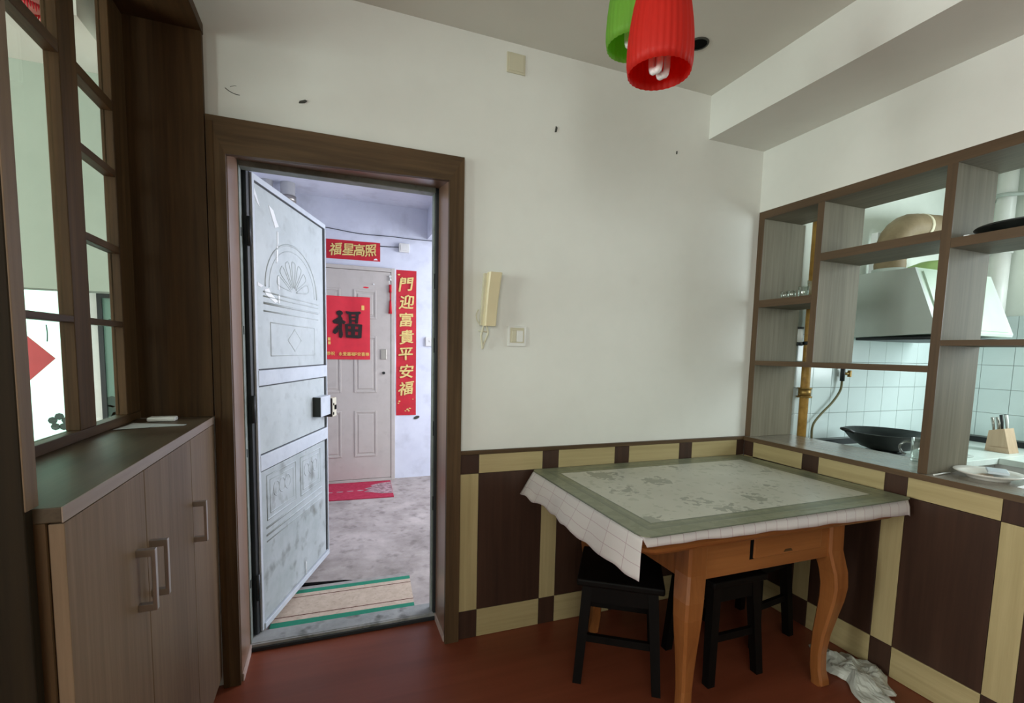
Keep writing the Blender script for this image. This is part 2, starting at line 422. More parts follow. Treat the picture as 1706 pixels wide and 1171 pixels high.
def letter_part(bodies, mat, parent, name='lettering', label=None, brushy=0.0):
    """bodies: (text, size, boldness, matrix) joined into one printed part; bold = the same glyph laid down a few times, slightly shifted"""
    bm = bmesh.new()
    for n_, (body, size, bold, mtx) in enumerate(bodies):
        me = letters(body, size)
        if brushy:
            for v in me.vertices:
                x, y = v.co.x / size, v.co.y / size
                v.co.x += size * (brushy * math.sin(5.0 * y + n_) + 0.08 * y)
                v.co.y += size * (brushy * math.sin(4.0 * x + 2 * n_) + 0.09 * x)
        k = bold * size
        for q_, (dx, dy) in enumerate(((0, 0), (k, 0), (-k, 0), (0, k * 0.8), (0, -k * 0.8)) if bold else ((0, 0),)):
            m2 = me.copy(); m2.transform(mtx @ Matrix.Translation((dx, dy, 0.0003 * q_))); bm.from_mesh(m2); bpy.data.meshes.remove(m2)
        bpy.data.meshes.remove(me)
    return part(name, bm, mat, parent, label, normals=False)
# text that stands on a wall facing -y: x stays, y -> z
def wallmat(x, y, z, sx=1.0, sz=1.0):
    return Matrix.Translation((x, y, z)) @ Matrix.Rotation(PI / 2, 4, 'X') @ Matrix.Diagonal((sx, sz, 1, 1))
# ------------------------------------------------------------------ key measures (metres, room corner: back wall y = 0)
XR = 2.084          # dining side of the kitchen divider
XRK = 2.40          # its kitchen side
XK = 3.95           # far kitchen wall
HC = 2.656          # ceiling
DL, DR, DT = -0.466, 0.352, 2.075     # door opening
CL, CR, CT = -0.527, 0.412, 2.141     # outer edge of its wooden casing
YB = 0.26           # landing side of the back wall
YL = 2.89           # far wall of the landing
RY = -5.5           # rear wall of the dining room

def structure(name, mb, mats, label=None):
    return solo(name, mb, mats, label, kind='structure')

b = MB()
b.box(-4.2, XRK, RY, YB, -0.12, 0.0)
structure('floor', b, M['floor'], 'reddish brown glossy floor of the dining room')
b = MB(); b.box(-0.9, 3.2, YB, YL + 0.1, -0.12, 0.0)
structure('floor_landing', b, M['concrete'], 'worn grey concrete floor of the stair landing')
b = MB(); b.box(XRK, XK + 0.1, -3.0, 0.0, -0.12, 0.0)
structure('floor_kitchen', b, M['concrete'], 'kitchen floor behind the low divider')
b = MB(); b.box(-4.2, -0.862, YB, 2.6, -0.12, 0.0)
structure('floor_living', b, M['floor'], 'living room floor beyond the glass partition')
b = MB(); b.box(-4.2, XK + 0.1, RY, 0.0, HC, HC + 0.1)
ceil = structure('ceiling', b, M['ceiling'], 'off-white plaster ceiling of the dining room')
b = MB(); b.box(-0.9, 3.2, YB, YL + 0.1, 2.73, 2.83)
structure('ceiling_landing', b, M['landing_wall'], 'bluish white ceiling of the stair landing')
b = MB(); b.box(-4.2, -0.862, 0.0, 2.6, HC, HC + 0.1)
structure('ceiling_living', b, M['ceiling'], 'ceiling of the living room beyond the glass')

# back wall with the doorway
b = MB()
b.box(-0.80, DL - 0.012, 0, YB, 0, HC); b.box(DR + 0.012, XR, 0, YB, 0, HC); b.box(DL - 0.012, DR + 0.012, 0, YB, DT + 0.012, HC)
b.box(XR, XRK, 0, YB, 0, HC)
wall_back = structure('wall_back', b, M['plaster'], 'white plaster wall with the open entrance door')
# little nail and scuff marks on it
def mark(pts, name='nail', mat='soil', thick=0.004):
    mb = MB(); mb.prism([(x, z) for x, z in pts], 'y', -thick, 0.0); return part(name, mb, M[mat], wall_back)
mark([(0.834, 2.325), (0.842, 2.327), (0.846, 2.345), (0.838, 2.352)], 'wall_plug')
mark([(1.506, 2.338), (1.511, 2.338), (1.512, 2.352), (1.507, 2.352)], 'wall_plug')
mark([(-0.225, 2.243), (-0.205, 2.247), (-0.196, 2.256), (-0.202, 2.259), (-0.222, 2.251)], 'scuff_mark')
mb = MB(); mb.tube(spline([(-0.466, 0, 2.249), (-0.452, 0, 2.240), (-0.435, 0, 2.234), (-0.42, 0, 2.233)], 4), 0.0014, 5)
mb.tube(spline([(-0.45, 0, 2.256), (-0.436, 0, 2.262), (-0.43, 0, 2.262)], 4), 0.0009, 5)
part('plaster_crack', mb, M['soil'], wall_back)
# square patch of an old vent cover near the ceiling
mb = MB(); mb.box(0.597, 0.683, -0.005, 0.0, 2.532, 2.615, 0.002); mb.box(0.606, 0.674, -0.007, -0.004, 2.541, 2.606, 0.001)
solo('cover_plate', mb, M['ivory_dark'], 'square ivory blank cover plate high on white wall near ceiling', 'cover plate')

# rear and side walls of the dining room (behind the camera), with the window the daylight comes through
b = MB()
b.box(-4.2, -3.0, RY - 0.1, RY, 0, HC); b.box(-0.6, XK + 0.1, RY - 0.1, RY, 0, HC); b.box(-3.0, -0.6, RY - 0.1, RY, 0, 1.1); b.box(-3.0, -0.6, RY - 0.1, RY, 2.55, HC)
structure('wall_rear', b, M['plaster'])
b = MB(); b.box(-4.3, -4.2, RY - 0.1, -2.3, 0, HC); b.box(-4.3, -4.2, -0.3, 2.6, 0, HC); b.box(-4.3, -4.2, -2.3, -0.3, 0, 0.9); b.box(-4.3, -4.2, -2.3, -0.3, 2.3, HC)  # unseen opening, cut to house the added left lamp
structure('wall_left', b, M['plaster'])

# right side: low divider wall, header above the shelf, ceiling beam
b = MB(); b.box(XR, XRK, RY, 0.0, 0, 0.862)
wall_right = structure('wall_right', b, M['tile_brown'], 'low divider wall between dining room and kitchen')
b = MB(); b.box(XR, XRK, RY, 0.0, 2.121, 2.4426)
structure('wall_right_header', b, M['plaster'], 'white wall strip above the open shelf divider')
b = MB(); b.box(1.7075, XRK, RY, 0.0, 2.4426, HC)
structure('ceiling_beam', b, M['plaster'], 'white boxed beam along the ceiling')
b = MB(); b.box(XR, XRK, RY, -2.4, 0.862, 2.121)
structure('wall_right_rear', b, M['plaster'])

# ------------------------------------------------------------------ wainscot: brown and pale yellow panels, each a piece
def wains(parent, face, a0, a1, z0, z1, kind, name):
    """one panel on the back wall (face 'y') or on the divider (face 'x')"""
    g = 0.0009; t = 0.011 + random.uniform(0, 0.0012)
    mb = MB()
    if face == 'y':
        mb.box(a0 + g, a1 - g, -t, -0.0002, z0 + g, z1 - g, 0.0012)
    else:
        mb.box(XR - t, XR - 0.0002, a0 + g, a1 - g, z0 + g, z1 - g, 0.0012)
    horiz = (a1 - a0) > (z1 - z0) * 1.2
    if kind == 'b': m = M['tile_brown'] if not horiz else M['tile_brown_x']
    else: m = M['tile_yellow'] if not horiz else M['tile_yellow_x' if face == 'y' else 'tile_yellow_y']
    return part(name, mb, m, parent)
ZR = (0.001, 0.134, 0.780, 0.868)
def wains_run(parent, face, cols):
    """cols: list of (a0, a1, is_strip)"""
    for a0, a1, strip in cols:
        if strip:
            wains(parent, face, a0, a1, ZR[0], ZR[1], 'b', 'brown_square')
            wains(parent, face, a0, a1, ZR[1], ZR[2], 'y', 'yellow_strip')
            wains(parent, face, a0, a1, ZR[2], ZR[3], 'b', 'brown_square')
        else:
            wains(parent, face, a0, a1, ZR[0], ZR[1], 'y', 'yellow_strip')
            wains(parent, face, a0, a1, ZR[1], ZR[2], 'b', 'brown_panel')
            wains(parent, face, a0, a1, ZR[2], ZR[3], 'y', 'yellow_strip')
cols = [(CR + 0.001, 0.500, True)]
x = 0.500
for i in range(4):
    cols.append((x, x + 0.3162, False)); cols.append((x + 0.3162, min(x + 0.4004, XR - 0.012), True)); x += 0.4004
wains_run(wall_back, 'y', cols)
cols = [(-0.073, -0.012, True)]
y = -0.073
for i in range(6):
    cols.append((y - 0.2965, y, False)); cols.append((y - 0.3825, y - 0.2965, True)); y -= 0.3825
wains_run(wall_right, 'x', cols)
# top rail of the back wainscot
b = MB(); b.box(CR, XR, -0.016, 0.0, 0.868, 0.886, 0.002)
structure('trim_1', b, M['walnut_x'], 'thin dark wooden rail on top of the back wall panelling')
# ledge slab on the divider
b = MB(); b.box(XR - 0.018, XRK + 0.004, RY, 0.0, 0.862, 0.886, 0.002)
structure('trim_2', b, M['ledge'], 'brown ledge board on top of the low divider')
b = MB(); b.box(XR - 0.0195, XR - 0.0175, RY, -0.012, 0.8625, 0.8855)
structure('trim_3', b, M['shelfedge_y'], 'dark front edge of the divider ledge')

# ------------------------------------------------------------------ door casing, reveal, steel frame, threshold
t = thing('trim_4', 'dark walnut wooden casing around the entrance doorway', None, (0, 0, 0), kind='structure')
mb = MB(); mb.prism([(CL, 0), (DL - 0.002, 0), (DL - 0.002, DT - 0.06), (CL, CT)], 'y', -0.022, 0.0); part('left_casing', mb, M['walnut_c'], t)
mb = MB(); mb.prism([(DR - 0.003, 0), (CR, 0), (CR, CT), (DR - 0.003, DT - 0.035)], 'y', -0.022, 0.0); part('right_casing', mb, M['walnut_c'], t)
mb = MB(); mb.prism([(CL, CT), (CR, CT), (DR - 0.003, DT - 0.035), (DL - 0.002, DT - 0.06)], 'y', -0.022, 0.0); part('top_casing', mb, M['walnut_x'], t)
mb = MB(); mb.box(CL + 0.001, CL + 0.022, -0.0245, -0.021, 0.0, CT - 0.02, 0.001); part('casing_bead', mb, M['walnut'], t)
mb = MB(); mb.box(DL - 0.012, DL, 0.0, 0.205, 0.0, DT + 0.012); part('left_reveal', mb, M['reveal'], t)
mb = MB(); mb.box(DR, DR + 0.012, 0.0, 0.205, 0.0, DT + 0.012); part('right_reveal', mb, M['reveal'], t)
mb = MB(); mb.hexa([(DL, 0, DT - 0.045), (DR, 0, DT - 0.03), (DR, 0.205, DT), (DL, 0.205, DT)], [(DL, 0, DT + 0.012), (DR, 0, DT + 0.012), (DR, 0.205, DT + 0.012), (DL, 0.205, DT + 0.012)]); part('top_reveal', mb, M['reveal_x'], t)
for xx in (DL + 0.001, DR - 0.007):
    mb = MB(); mb.box(xx, xx + 0.006, 0.0, 0.2, 0.0, 0.03); part('skirting_strip', mb, M['floor_line'], t)
t = thing('door_frame', 'green grey steel frame of the open entrance door with dark threshold', 'door frame', (-0.05, 0.23, 0))
mb = MB(); mb.box(DL - 0.012, DL + 0.005, 0.205, 0.262, 0.0, DT + 0.01, 0.003); part('left_jamb', mb, M['frame_green'], t)
mb = MB(); mb.box(DR - 0.014, DR + 0.012, 0.205, 0.262, 0.0, DT + 0.01, 0.003); part('right_jamb', mb, M['steel_dark'], t)
mb = MB(); mb.box(DR - 0.020, DR - 0.013, 0.222, 0.262, 0.03, DT - 0.02, 0.002); part('door_stop', mb, M['frame_green'], t)
mb = MB(); mb.box(DL + 0.005, DR - 0.014, 0.205, 0.262, DT - 0.022, DT + 0.01, 0.003); part('head_rail', mb, M['frame_green'], t)
mb = MB(); mb.box(DL - 0.01, DR + 0.01, 0.196, 0.205, 0.0, 0.03, 0.002); mb.box(DL - 0.01, DR + 0.01, 0.205, 0.30, 0.0, 0.032, 0.003); part('threshold', mb, M['threshold'], t)
mb = MB(); mb.box(DL + 0.004, DR - 0.002, 0.187, 0.196, 0.0, 0.018, 0.002); part('threshold_strip', mb, M['steel_dark'], t)
for z in (0.28, 0.86, 1.38, 1.78):
    mb = MB(); mb.box(DL + 0.003, DL + 0.0065, 0.212, 0.224, z, z + 0.035, 0.001); part('bolt_hole', mb, M['dark_gap'], t)
for z in (0.55, 0.92, 1.32, 1.62):
    mb = MB(); mb.box(DR - 0.0165, DR - 0.0135, 0.212, 0.221, z, z + 0.07, 0.001); part('bolt_hole', mb, M['dark_gap'], t)

# ------------------------------------------------------------------ landing shell
b = MB(); b.box(-0.9, 3.2, YL, YL + 0.1, 0, 2.73)
wall_landing = structure('wall_landing', b, M['landing_wall'], 'whitewashed wall of the stair landing')
b = MB(); b.box(-0.86, -0.80, YB, YL, 0, 2.73); structure('wall_landing_left', b, M['landing_wall'])
b = MB(); b.box(3.1, 3.2, YB, YL, 0, 0.8); b.box(3.1, 3.2, YB, YL, 2.55, 2.73); b.box(3.1, 3.2, YB, 0.55, 0.8, 2.55); b.box(3.1, 3.2, 2.5, YL, 0.8, 2.55)
structure('wall_landing_right', b, M['landing_wall'])
b = MB(); b.box(0.80, 1.15, YB, YL, 2.44, 2.73)
structure('landing_beam', b, M['landing_wall'], 'white beam crossing the landing ceiling')

# ------------------------------------------------------------------ kitchen shell
b = MB(); b.box(XRK, XK + 0.1, 0.0, 0.1, 0, HC)
wall_kitchen = structure('wall_kitchen_back', b, M['kitchen_plaster'], 'white tiled kitchen wall behind the cooker')
b = MB(); b.box(XK, XK + 0.1, -0.8, 0.0, 0, HC); b.box(XK, XK + 0.1, -1.8, -0.8, 0, 1.1); b.box(XK, XK + 0.1, -1.8, -0.8, 2.3, HC); b.box(XK, XK + 0.1, RY, -1.8, 0, HC)
wall_kr = structure('wall_kitchen_right', b, M['kitchen_plaster'], 'far kitchen wall with the window')
b = MB(); b.box(XRK, XK, -3.1, -3.0, 0, HC)
structure('wall_kitchen_rear', b, M['kitchen_plaster'])
# window in the far kitchen wall
t = thing('window_1', 'kitchen window in the far wall, out of the picture', None, (XK + 0.03, -1.3, 1.1), kind='structure')
mb = MB()
for y0, y1, z0, z1 in ((-1.8, -1.75, 1.1, 2.3), (-0.85, -0.8, 1.1, 2.3), (-1.75, -0.85, 1.1, 1.15), (-1.75, -0.85, 2.25, 2.3), (-1.32, -1.28, 1.15, 2.25)):
    mb.box(XK + 0.02, XK + 0.07, y0, y1, z0, z1)
part('window_frame', mb, M['white_plastic'], t)
# glazed tiles, each one a piece proud of grey grout
TW, TH = 0.1607, 0.1572
def tile_mesh():
    mb = MB(); mb.box(0.0012, TW - 0.0012, -0.006, 0.0, 0.0012, TH - 0.0012, 0.0015); return finish(mb, 'tile', M['tile_white'])
TILE = tile_mesh()
mb = MB(); mb.box(XRK + 0.002, XK - 0.002, -0.0035, 0.0, 0.80, 1.001 + 4 * TH); part('grout_bed', mb, M['grout'], wall_kitchen)
mb = MB(); mb.box(XK - 0.0035, XK, -1.78, -0.66, 0.80, 1.09); part('grout_bed', mb, M['grout'], wall_kr)
x0 = 2.905 - 3 * TW
for i in range(9):
    for j in range(-1, 4):
        o = bpy.data.objects.new('tile', TILE); COL.objects.link(o); o.parent = wall_kitchen
        o.location = Vector((x0 + i * TW, -0.0032 + random.uniform(-0.0004, 0.0004), 1.001 + j * TH)) - OFF[wall_kitchen.name]
    for j in range(-1, 1):
        pass
for i in range(4):
    for j in range(-1, 4):
        o = bpy.data.objects.new('tile', TILE); COL.objects.link(o); o.parent = wall_kr
        o.rotation_euler = (0, 0, -PI / 2)
        o.location = Vector((XK - 0.0032 + random.uniform(-0.0004, 0.0004), -0.008 - i * TW, 1.001 + j * TH)) - OFF[wall_kr.name]
mb = MB(); mb.box(XK - 0.0035, XK, -0.655, -0.002, 0.80, 1.001 + 4 * TH); part('grout_bed', mb, M['grout'], wall_kr)

# ------------------------------------------------------------------ living room seen through the glass partition
b = MB(); b.box(-2.6, -0.862, 0.33, 0.43, 1.535, HC)
structure('wall_living', b, M['plaster_green'], 'white bulkhead beyond the glass partition')
b = MB(); b.box(-2.6, -0.862, -0.05, 0.33, 2.36, HC)
structure('ceiling_living_drop', b, M['ceiling'], 'dropped ceiling beyond the glass partition')
b = MB(); b.box(-4.2, -2.9, 1.62, 1.74, 0, HC); b.box(-2.9, -0.862, 1.62, 1.74, 2.15, HC)
structure('wall_living_far', b, M['plaster'])
b = MB(); b.box(-4.2, -0.862, 2.6, 2.7, 0, HC); structure('wall_balcony', b, M['plaster'])
# ------------------------------------------------------------------ balcony doors with frosted glass, behind the partition
t = thing('door_2', 'bright frosted white glass balcony door with dark flower decals, seen through the partition', 'door', (-2.1, 1.6, 0), kind='structure')
mb = MB(); mb.box(-2.68, -1.50, 1.60, 1.606, 0.04, 2.1); part('pane', mb, M['frosted'], t)
mb = MB(); mb.box(-2.74, -2.68, 1.585, 1.62, 0.0, 2.15); mb.box(-1.50, -1.44, 1.585, 1.62, 0.0, 2.15); mb.box(-2.68, -1.50, 1.585, 1.62, 0, 0.04); mb.box(-2.68, -1.50, 1.585, 1.62, 2.1, 2.15)
part('frame', mb, M['white_plastic'], t)
def flower(parent, x, z, r, y, n=5):
    mb = MB()
    for k in range(n):
        a = 2 * PI * k / n + 0.3
        cx, cz = x + r * 0.62 * math.cos(a), z + r * 0.62 * math.sin(a)
        mb.prism([(cx + r * 0.43 * math.cos(q * PI / 4), cz + r * 0.40 * math.sin(q * PI / 4)) for q in range(8)], 'y', y - 0.002, y)
    part('flower_decal', mb, M['decal'], parent)
def stem(parent, pts, y, r=0.004):
    mb = MB(); mb.tube(spline([(px, y, pz) for px, pz in pts], 4), r, 6); part('stem_decal', mb, M['decal'], parent)
flower(t, -1.665, 0.845, 0.055, 1.598)
stem(t, [(-1.60, 0.93), (-1.61, 1.0), (-1.63, 1.05)], 1.598)
stem(t, [(-1.60, 0.93), (-1.585, 0.98), (-1.585, 1.01)], 1.598)
stem(t, [(-1.70, 1.43), (-1.697, 1.38), (-1.70, 1.33)], 1.598, 0.003)
t = thing('door_3', 'dark grey green glass sliding door with flower decals, seen through the partition', 'door', (-1.2, 1.58, 0), kind='structure')
mb = MB(); mb.box(-1.415, -1.03, 1.57, 1.576, 0.04, 1.6); part('pane', mb, M['frosted_green'], t)
mb = MB(); mb.box(-1.44, -1.415, 1.56, 1.585, 0, 1.63); mb.box(-1.03, -1.005, 1.56, 1.585, 0, 1.63); mb.box(-1.415, -1.03, 1.56, 1.585, 1.6, 1.63); mb.box(-1.415, -1.03, 1.56, 1.585, 0, 0.04)
part('frame', mb, M['steel_dark'], t)
flower(t, -1.35, 0.93, 0.09, 1.568, 6); flower(t, -1.31, 1.06, 0.05, 1.568); flower(t, -1.33, 1.17, 0.03, 1.568)
flower(t, -1.345, 1.56, 0.03, 1.568, 4); flower(t, -1.36, 1.47, 0.03, 1.568, 4)
# red paper diamond on the white glass
mb = MB(); mb.prism([(-1.865, 1.02), (-1.665, 1.23), (-1.865, 1.44), (-2.065, 1.23)], 'y', 1.592, 1.598)
solo('paper_diamond', mb, M['red_glass_paper'], 'red paper diamond pasted on the white glass balcony door', 'decoration')
# red paper lantern with a fringed rim hanging in the living room
LX, LY, LZ = -0.872, -0.30, 2.215
t = thing('paper_lantern', 'pale red lantern with fringed rim hanging beyond the top of the glass partition', 'lantern', (LX, LY, LZ))
mb = MB(); mb.lathe([(0.025, 0.14), (0.036, 0.11), (0.039, 0.07), (0.037, 0.03), (0.034, 0.010)], (LX, LY, LZ), 48, rf=lambda i, k: 1 + 0.02 * (-1) ** i); part('shade', mb, M['pink_lamp'], t)
mb = MB()
for k in range(40):
    a = 2 * PI * k / 40
    r0, r1 = 0.035, 0.035
    mb.cyl((LX + r0 * math.cos(a), LY + r0 * math.sin(a), LZ + 0.014), (LX + r1 * math.cos(a + 0.04), LY + r1 * math.sin(a + 0.04), LZ - 0.003 * (k % 3)), 0.003, 0.001, 5)
fr = part('fringe', mb, M['red_cloth'], t, kind='stuff')
mb = MB(); mb.cyl((LX, LY, LZ + 0.135), (LX, LY, LZ + 0.155), 0.024, 0.016, 20); part('top_cap', mb, M['red_cloth'], t)
mb = MB(); mb.cyl((LX, LY, LZ + 0.15), (LX, LY, HC - 0.0005), 0.003, n=8); part('cord', mb, M['red_cloth'], t)

# ------------------------------------------------------------------ shoe cabinet with niche above
CX = -0.53          # front plane
NX = -0.755         # plane of the glazed grid
YN = -1.095         # near end
t = thing('shoe_cabinet', 'waist-high brown laminate shoe cabinet below the glass partition, with three metal handles', 'cabinet', (-0.65, -0.55, 0))
mb = MB(); mb.box(-0.80, CX - 0.022, YN, 0.0 - 0.001, 0.05, 1.045); part('body', mb, M['walnut'], t)
mb = MB(); mb.box(-0.80, CX, YN, -0.024, 1.045, 1.070, 0.002); part('worktop', mb, M['worktop_brown'], t)
mb = MB(); mb.box(CX - 0.0005, CX + 0.0015, YN, -0.024, 1.0445, 1.0705, 0.0005); part('worktop_edge', mb, M['cabinet_y'], t)
mb = MB(); mb.box(-0.80, CX - 0.04, YN + 0.01, -0.03, 0.0, 0.05); part('plinth', mb, M['floor_line'], t)
ys = [YN + 0.004, -0.735, -0.345, -0.026]
seams = [(ys[0], ys[1]), (ys[1], ys[2]), (ys[2], ys[3])]
doors = []
for y0, y1 in seams:
    mb = MB(); mb.box(CX - 0.021, CX, y0 + 0.0012, y1 - 0.0012, 0.052, 1.0415, 0.0015)
    doors.append(part('door', mb, M['cabinet'], t))
def handle(y, z0, z1, parent):
    mb = MB()
    mb.box(CX + 0.028, CX + 0.036, y - 0.0075, y + 0.0075, z0, z1, 0.0015)
    mb.box(CX, CX + 0.030, y - 0.0075, y + 0.0075, z0, z0 + 0.016, 0.001)
    mb.box(CX, CX + 0.030, y - 0.0075, y + 0.0075, z1 - 0.016, z1, 0.001)
    part('handle', mb, M['chrome'], parent, 'brushed metal bar handle')
handle(-0.800, 0.736, 0.878, doors[0]); handle(-0.715, 0.730, 0.868, doors[1]); handle(-0.335, 0.715, 0.845, doors[2])
# tall dark end panel, top board, near post
mb = MB(); mb.box(-0.80, CX, -0.024, -0.001, 1.0705, 2.41); solo('end_panel', mb, M['walnut'], 'tall dark walnut panel between the niche and the doorway', 'wood panel')
mb = MB(); mb.box(-0.80, CX + 0.002, YN - 0.03, -0.001, 2.41, 2.445, 0.001); solo('top_board', mb, M['walnut_y'], 'dark walnut board across the top of the niche near the ceiling', 'wood panel')
mb = MB(); mb.box(-0.90, -0.565, -1.118, -1.097, 0.0, 2.41, 0.002); t2 = thing('wooden_post', 'tall dark walnut board at the left picture edge, near end of the niche', 'post', (-0.73, -1.1075, 0)); part('board', mb, M['walnut_shaded'], t2)
mb = MB(); mb.box(-0.567, -0.5635, -1.117, -1.082, 1.072, 2.41, 0.001); part('edge_band', mb, M['cabinet'], t2)
mb = MB(); mb.box(-0.84, -0.78, YN - 0.02, -0.002, 2.446, HC - 0.001); solo('upper_fascia', mb, M['plaster'], 'white strip of wall between the niche top board and the ceiling', kind='structure')
# glazed wooden grid
t3 = thing('glass_partition', 'dark wooden partition grid with clear panes above the shoe cabinet', 'partition', (NX, -0.55, 1.0705))
def bar(y0, y1, z0, z1, name, d=0.018, mat='walnut'):
    mb = MB(); mb.box(NX - 0.03, NX + d - 0.015, y0, y1, z0, z1, 0.002); return part(name, mb, M[mat], t3)
zb, zt = 1.098, 2.405
bar(-1.09, -0.026, 1.071, zb, 'bottom_rail', 0.02, 'walnut_y'); bar(-1.09, -0.026, zt, 2.41, 'top_rail', 0.016, 'walnut_y')
bar(-0.138, -0.026, zb, zt, 'stile'); bar(-0.455, -0.362, zb, zt, 'stile'); bar(-0.80, -0.715, zb, zt, 'stile'); bar(-1.09, -1.02, zb, zt, 'stile')
for z in (2.055,): bar(-1.09, -0.10, z, z + 0.03, 'glazing_bar', 0.0165, 'walnut_y')
for z in (1.855, 1.618): bar(-0.362, -0.10, z, z + 0.022, 'glazing_bar', 0.0165, 'walnut_y')
for z in (1.855, 1.618): bar(-1.02, -0.80, z, z + 0.022, 'glazing_bar', 0.0165, 'walnut_y')
bar(-1.09, -0.10, 1.385, 1.403, 'glazing_bar', 0.0165, 'walnut_y')
def pane(y0, y1, z0, z1):
    mb = MB(); mb.box(NX - 0.022, NX - 0.018, y0, y1, z0, z1); part('pane', mb, M['glass'], t3)
for z0, z1 in ((zb, 1.385), (1.403, 2.055), (2.085, zt)): pane(-0.715, -0.455, z0, z1)
for a, c in ((-0.362, -0.138), (-1.02, -0.80)):
    for z0, z1 in ((zb, 1.385), (1.403, 1.618), (1.64, 1.855), (1.877, 2.055), (2.085, zt)): pane(a, c, z0, z1)
# leaflets and a little white pack lying on the cabinet
mb = MB()
mb.hexa([(-0.735, -0.262, 1.0705), (-0.575, -0.235, 1.0705), (-0.570, -0.215, 1.0705), (-0.735, -0.150, 1.0705)], [(-0.735, -0.262, 1.0717), (-0.575, -0.235, 1.0717), (-0.570, -0.215, 1.0717), (-0.735, -0.150, 1.0717)])
mb.hexa([(-0.74, -0.29, 1.0719), (-0.66, -0.262, 1.0719), (-0.66, -0.20, 1.0719), (-0.73, -0.20, 1.0719)], [(-0.74, -0.29, 1.0728), (-0.66, -0.262, 1.0728), (-0.66, -0.20, 1.0728), (-0.73, -0.20, 1.0728)])
solo('leaflet', mb, M['paper'], 'thin grey paper leaflets lying on the shoe cabinet top', 'paper')
mb = MB(); mb.box(-0.705, -0.625, -0.128, -0.085, 1.0705, 1.085, 0.004)
solo('white_pack', mb, M['white_plastic'], 'small flat white pack on the shoe cabinet behind the leaflets', 'packet')
# ------------------------------------------------------------------ the open steel entrance door
HX, HY = -0.440, 0.262
ang = math.atan2(1.085 - 0.262, -0.153 + 0.440)
t = thing('door_1', 'open grey painted steel entrance door with embossed panels, swung out onto the landing', 'door', (HX, HY, 0.0), rotz=ang, kind='structure')
# own space: x along the leaf from the hinge, -y is the face we see, z up
LW, Z0, Z1 = 0.868, 0.04, 2.06
mb = MB(); mb.box(-0.010, LW, 0.0, 0.05, Z0, Z1, 0.003); part('leaf', mb, M['steel_dark'], t)
mb = MB(); mb.box(0.018, 0.038, -0.010, 0.0, Z0 + 0.002, Z1 - 0.002, 0.002); part('hinge_stile', mb, M['steel_rail'], t)
mb = MB(); mb.box(LW - 0.012, LW, -0.010, 0.0, Z0 + 0.002, Z1 - 0.002, 0.002); part('lock_stile', mb, M['steel_rail'], t)
mb = MB(); mb.box(0.034, LW - 0.012, -0.010, 0.0, 2.032, Z1 - 0.002, 0.002); part('top_rail', mb, M['steel_rail'], t)
mb = MB(); mb.box(0.034, LW - 0.012, -0.012, 0.0, 1.158, 1.226, 0.002); part('middle_rail', mb, M['steel_rail'], t)
mb = MB(); mb.box(0.034, LW - 0.012, -0.012, 0.0, 0.776, 0.846, 0.002); part('middle_rail', mb, M['steel_rail'], t)
mb = MB(); mb.box(0.034, LW - 0.012, -0.016, 0.0, Z0 + 0.002, Z0 + 0.03, 0.002); part('bottom_rail', mb, M['steel_rail'], t)
PX0, PX1 = 0.040, 0.820
def sheet(z0, z1, mat='steel_door'):
    mb = MB(); mb.box(PX0, PX1, -0.007, 0.0, z0, z1, 0.0015); return part('panel_sheet', mb, M[mat], t)
top = sheet(1.232, 2.022); mid = sheet(0.852, 1.152); low = sheet(Z0 + 0.034, 0.770, 'steel_dirty')
def ridge(parent, pts, r=0.0045, name='embossed_ridge', closed=False):
    mb = MB(); mb.tube([(px, -0.0072 + 0.45 * r, pz) for px, pz in pts], r, 6, closed=closed); part(name, mb, parent.data.materials[0], parent)
def arc(cx, cz, rx, rz, a0, a1, n=20):
    return [(cx + rx * math.cos(a0 + (a1 - a0) * k / n), cz + rz * math.sin(a0 + (a1 - a0) * k / n)) for k in range(n + 1)]
fx, fz = 0.42, 1.60
ridge(top, arc(fx, fz, 0.30, 0.235, 0.0, PI, 24), 0.006)
ridge(top, arc(fx, fz, 0.265, 0.205, 0.0, PI, 24), 0.003)
for k in range(7):           # fan of petals
    a = PI * (0.1 + 0.8 * k / 6)
    p0 = (fx + 0.03 * math.cos(a), fz + 0.03 * math.sin(a)); p1 = (fx + 0.17 * math.cos(a), fz + 0.14 * math.sin(a)); w = 0.022
    nx, nz = -math.sin(a) * w, math.cos(a) * w
    tip = (fx + 0.19 * math.cos(a), fz + 0.158 * math.sin(a))
    ridge(top, spline([(p0[0], p0[1], 0), (p1[0] + nx, p1[1] + nz, 0), (tip[0], tip[1], 0), (p1[0] - nx, p1[1] - nz, 0), (p0[0], p0[1], 0)], 5) and
          [(q.x, q.y) for q in spline([(p0[0], p0[1], 0), (p1[0] + nx, p1[1] + nz, 0), (tip[0], tip[1], 0), (p1[0] - nx, p1[1] - nz, 0), (p0[0], p0[1], 0)], 5)], 0.0042, 'fan_petal')
for z in (1.575, 1.555, 1.525, 1.49): ridge(top, [(0.10, z), (0.74, z)], 0.004 if z != 1.525 else 0.006)
ridge(top, [(0.16, 1.44), (0.68, 1.44), (0.68, 1.29), (0.16, 1.29)], 0.004, closed=True)
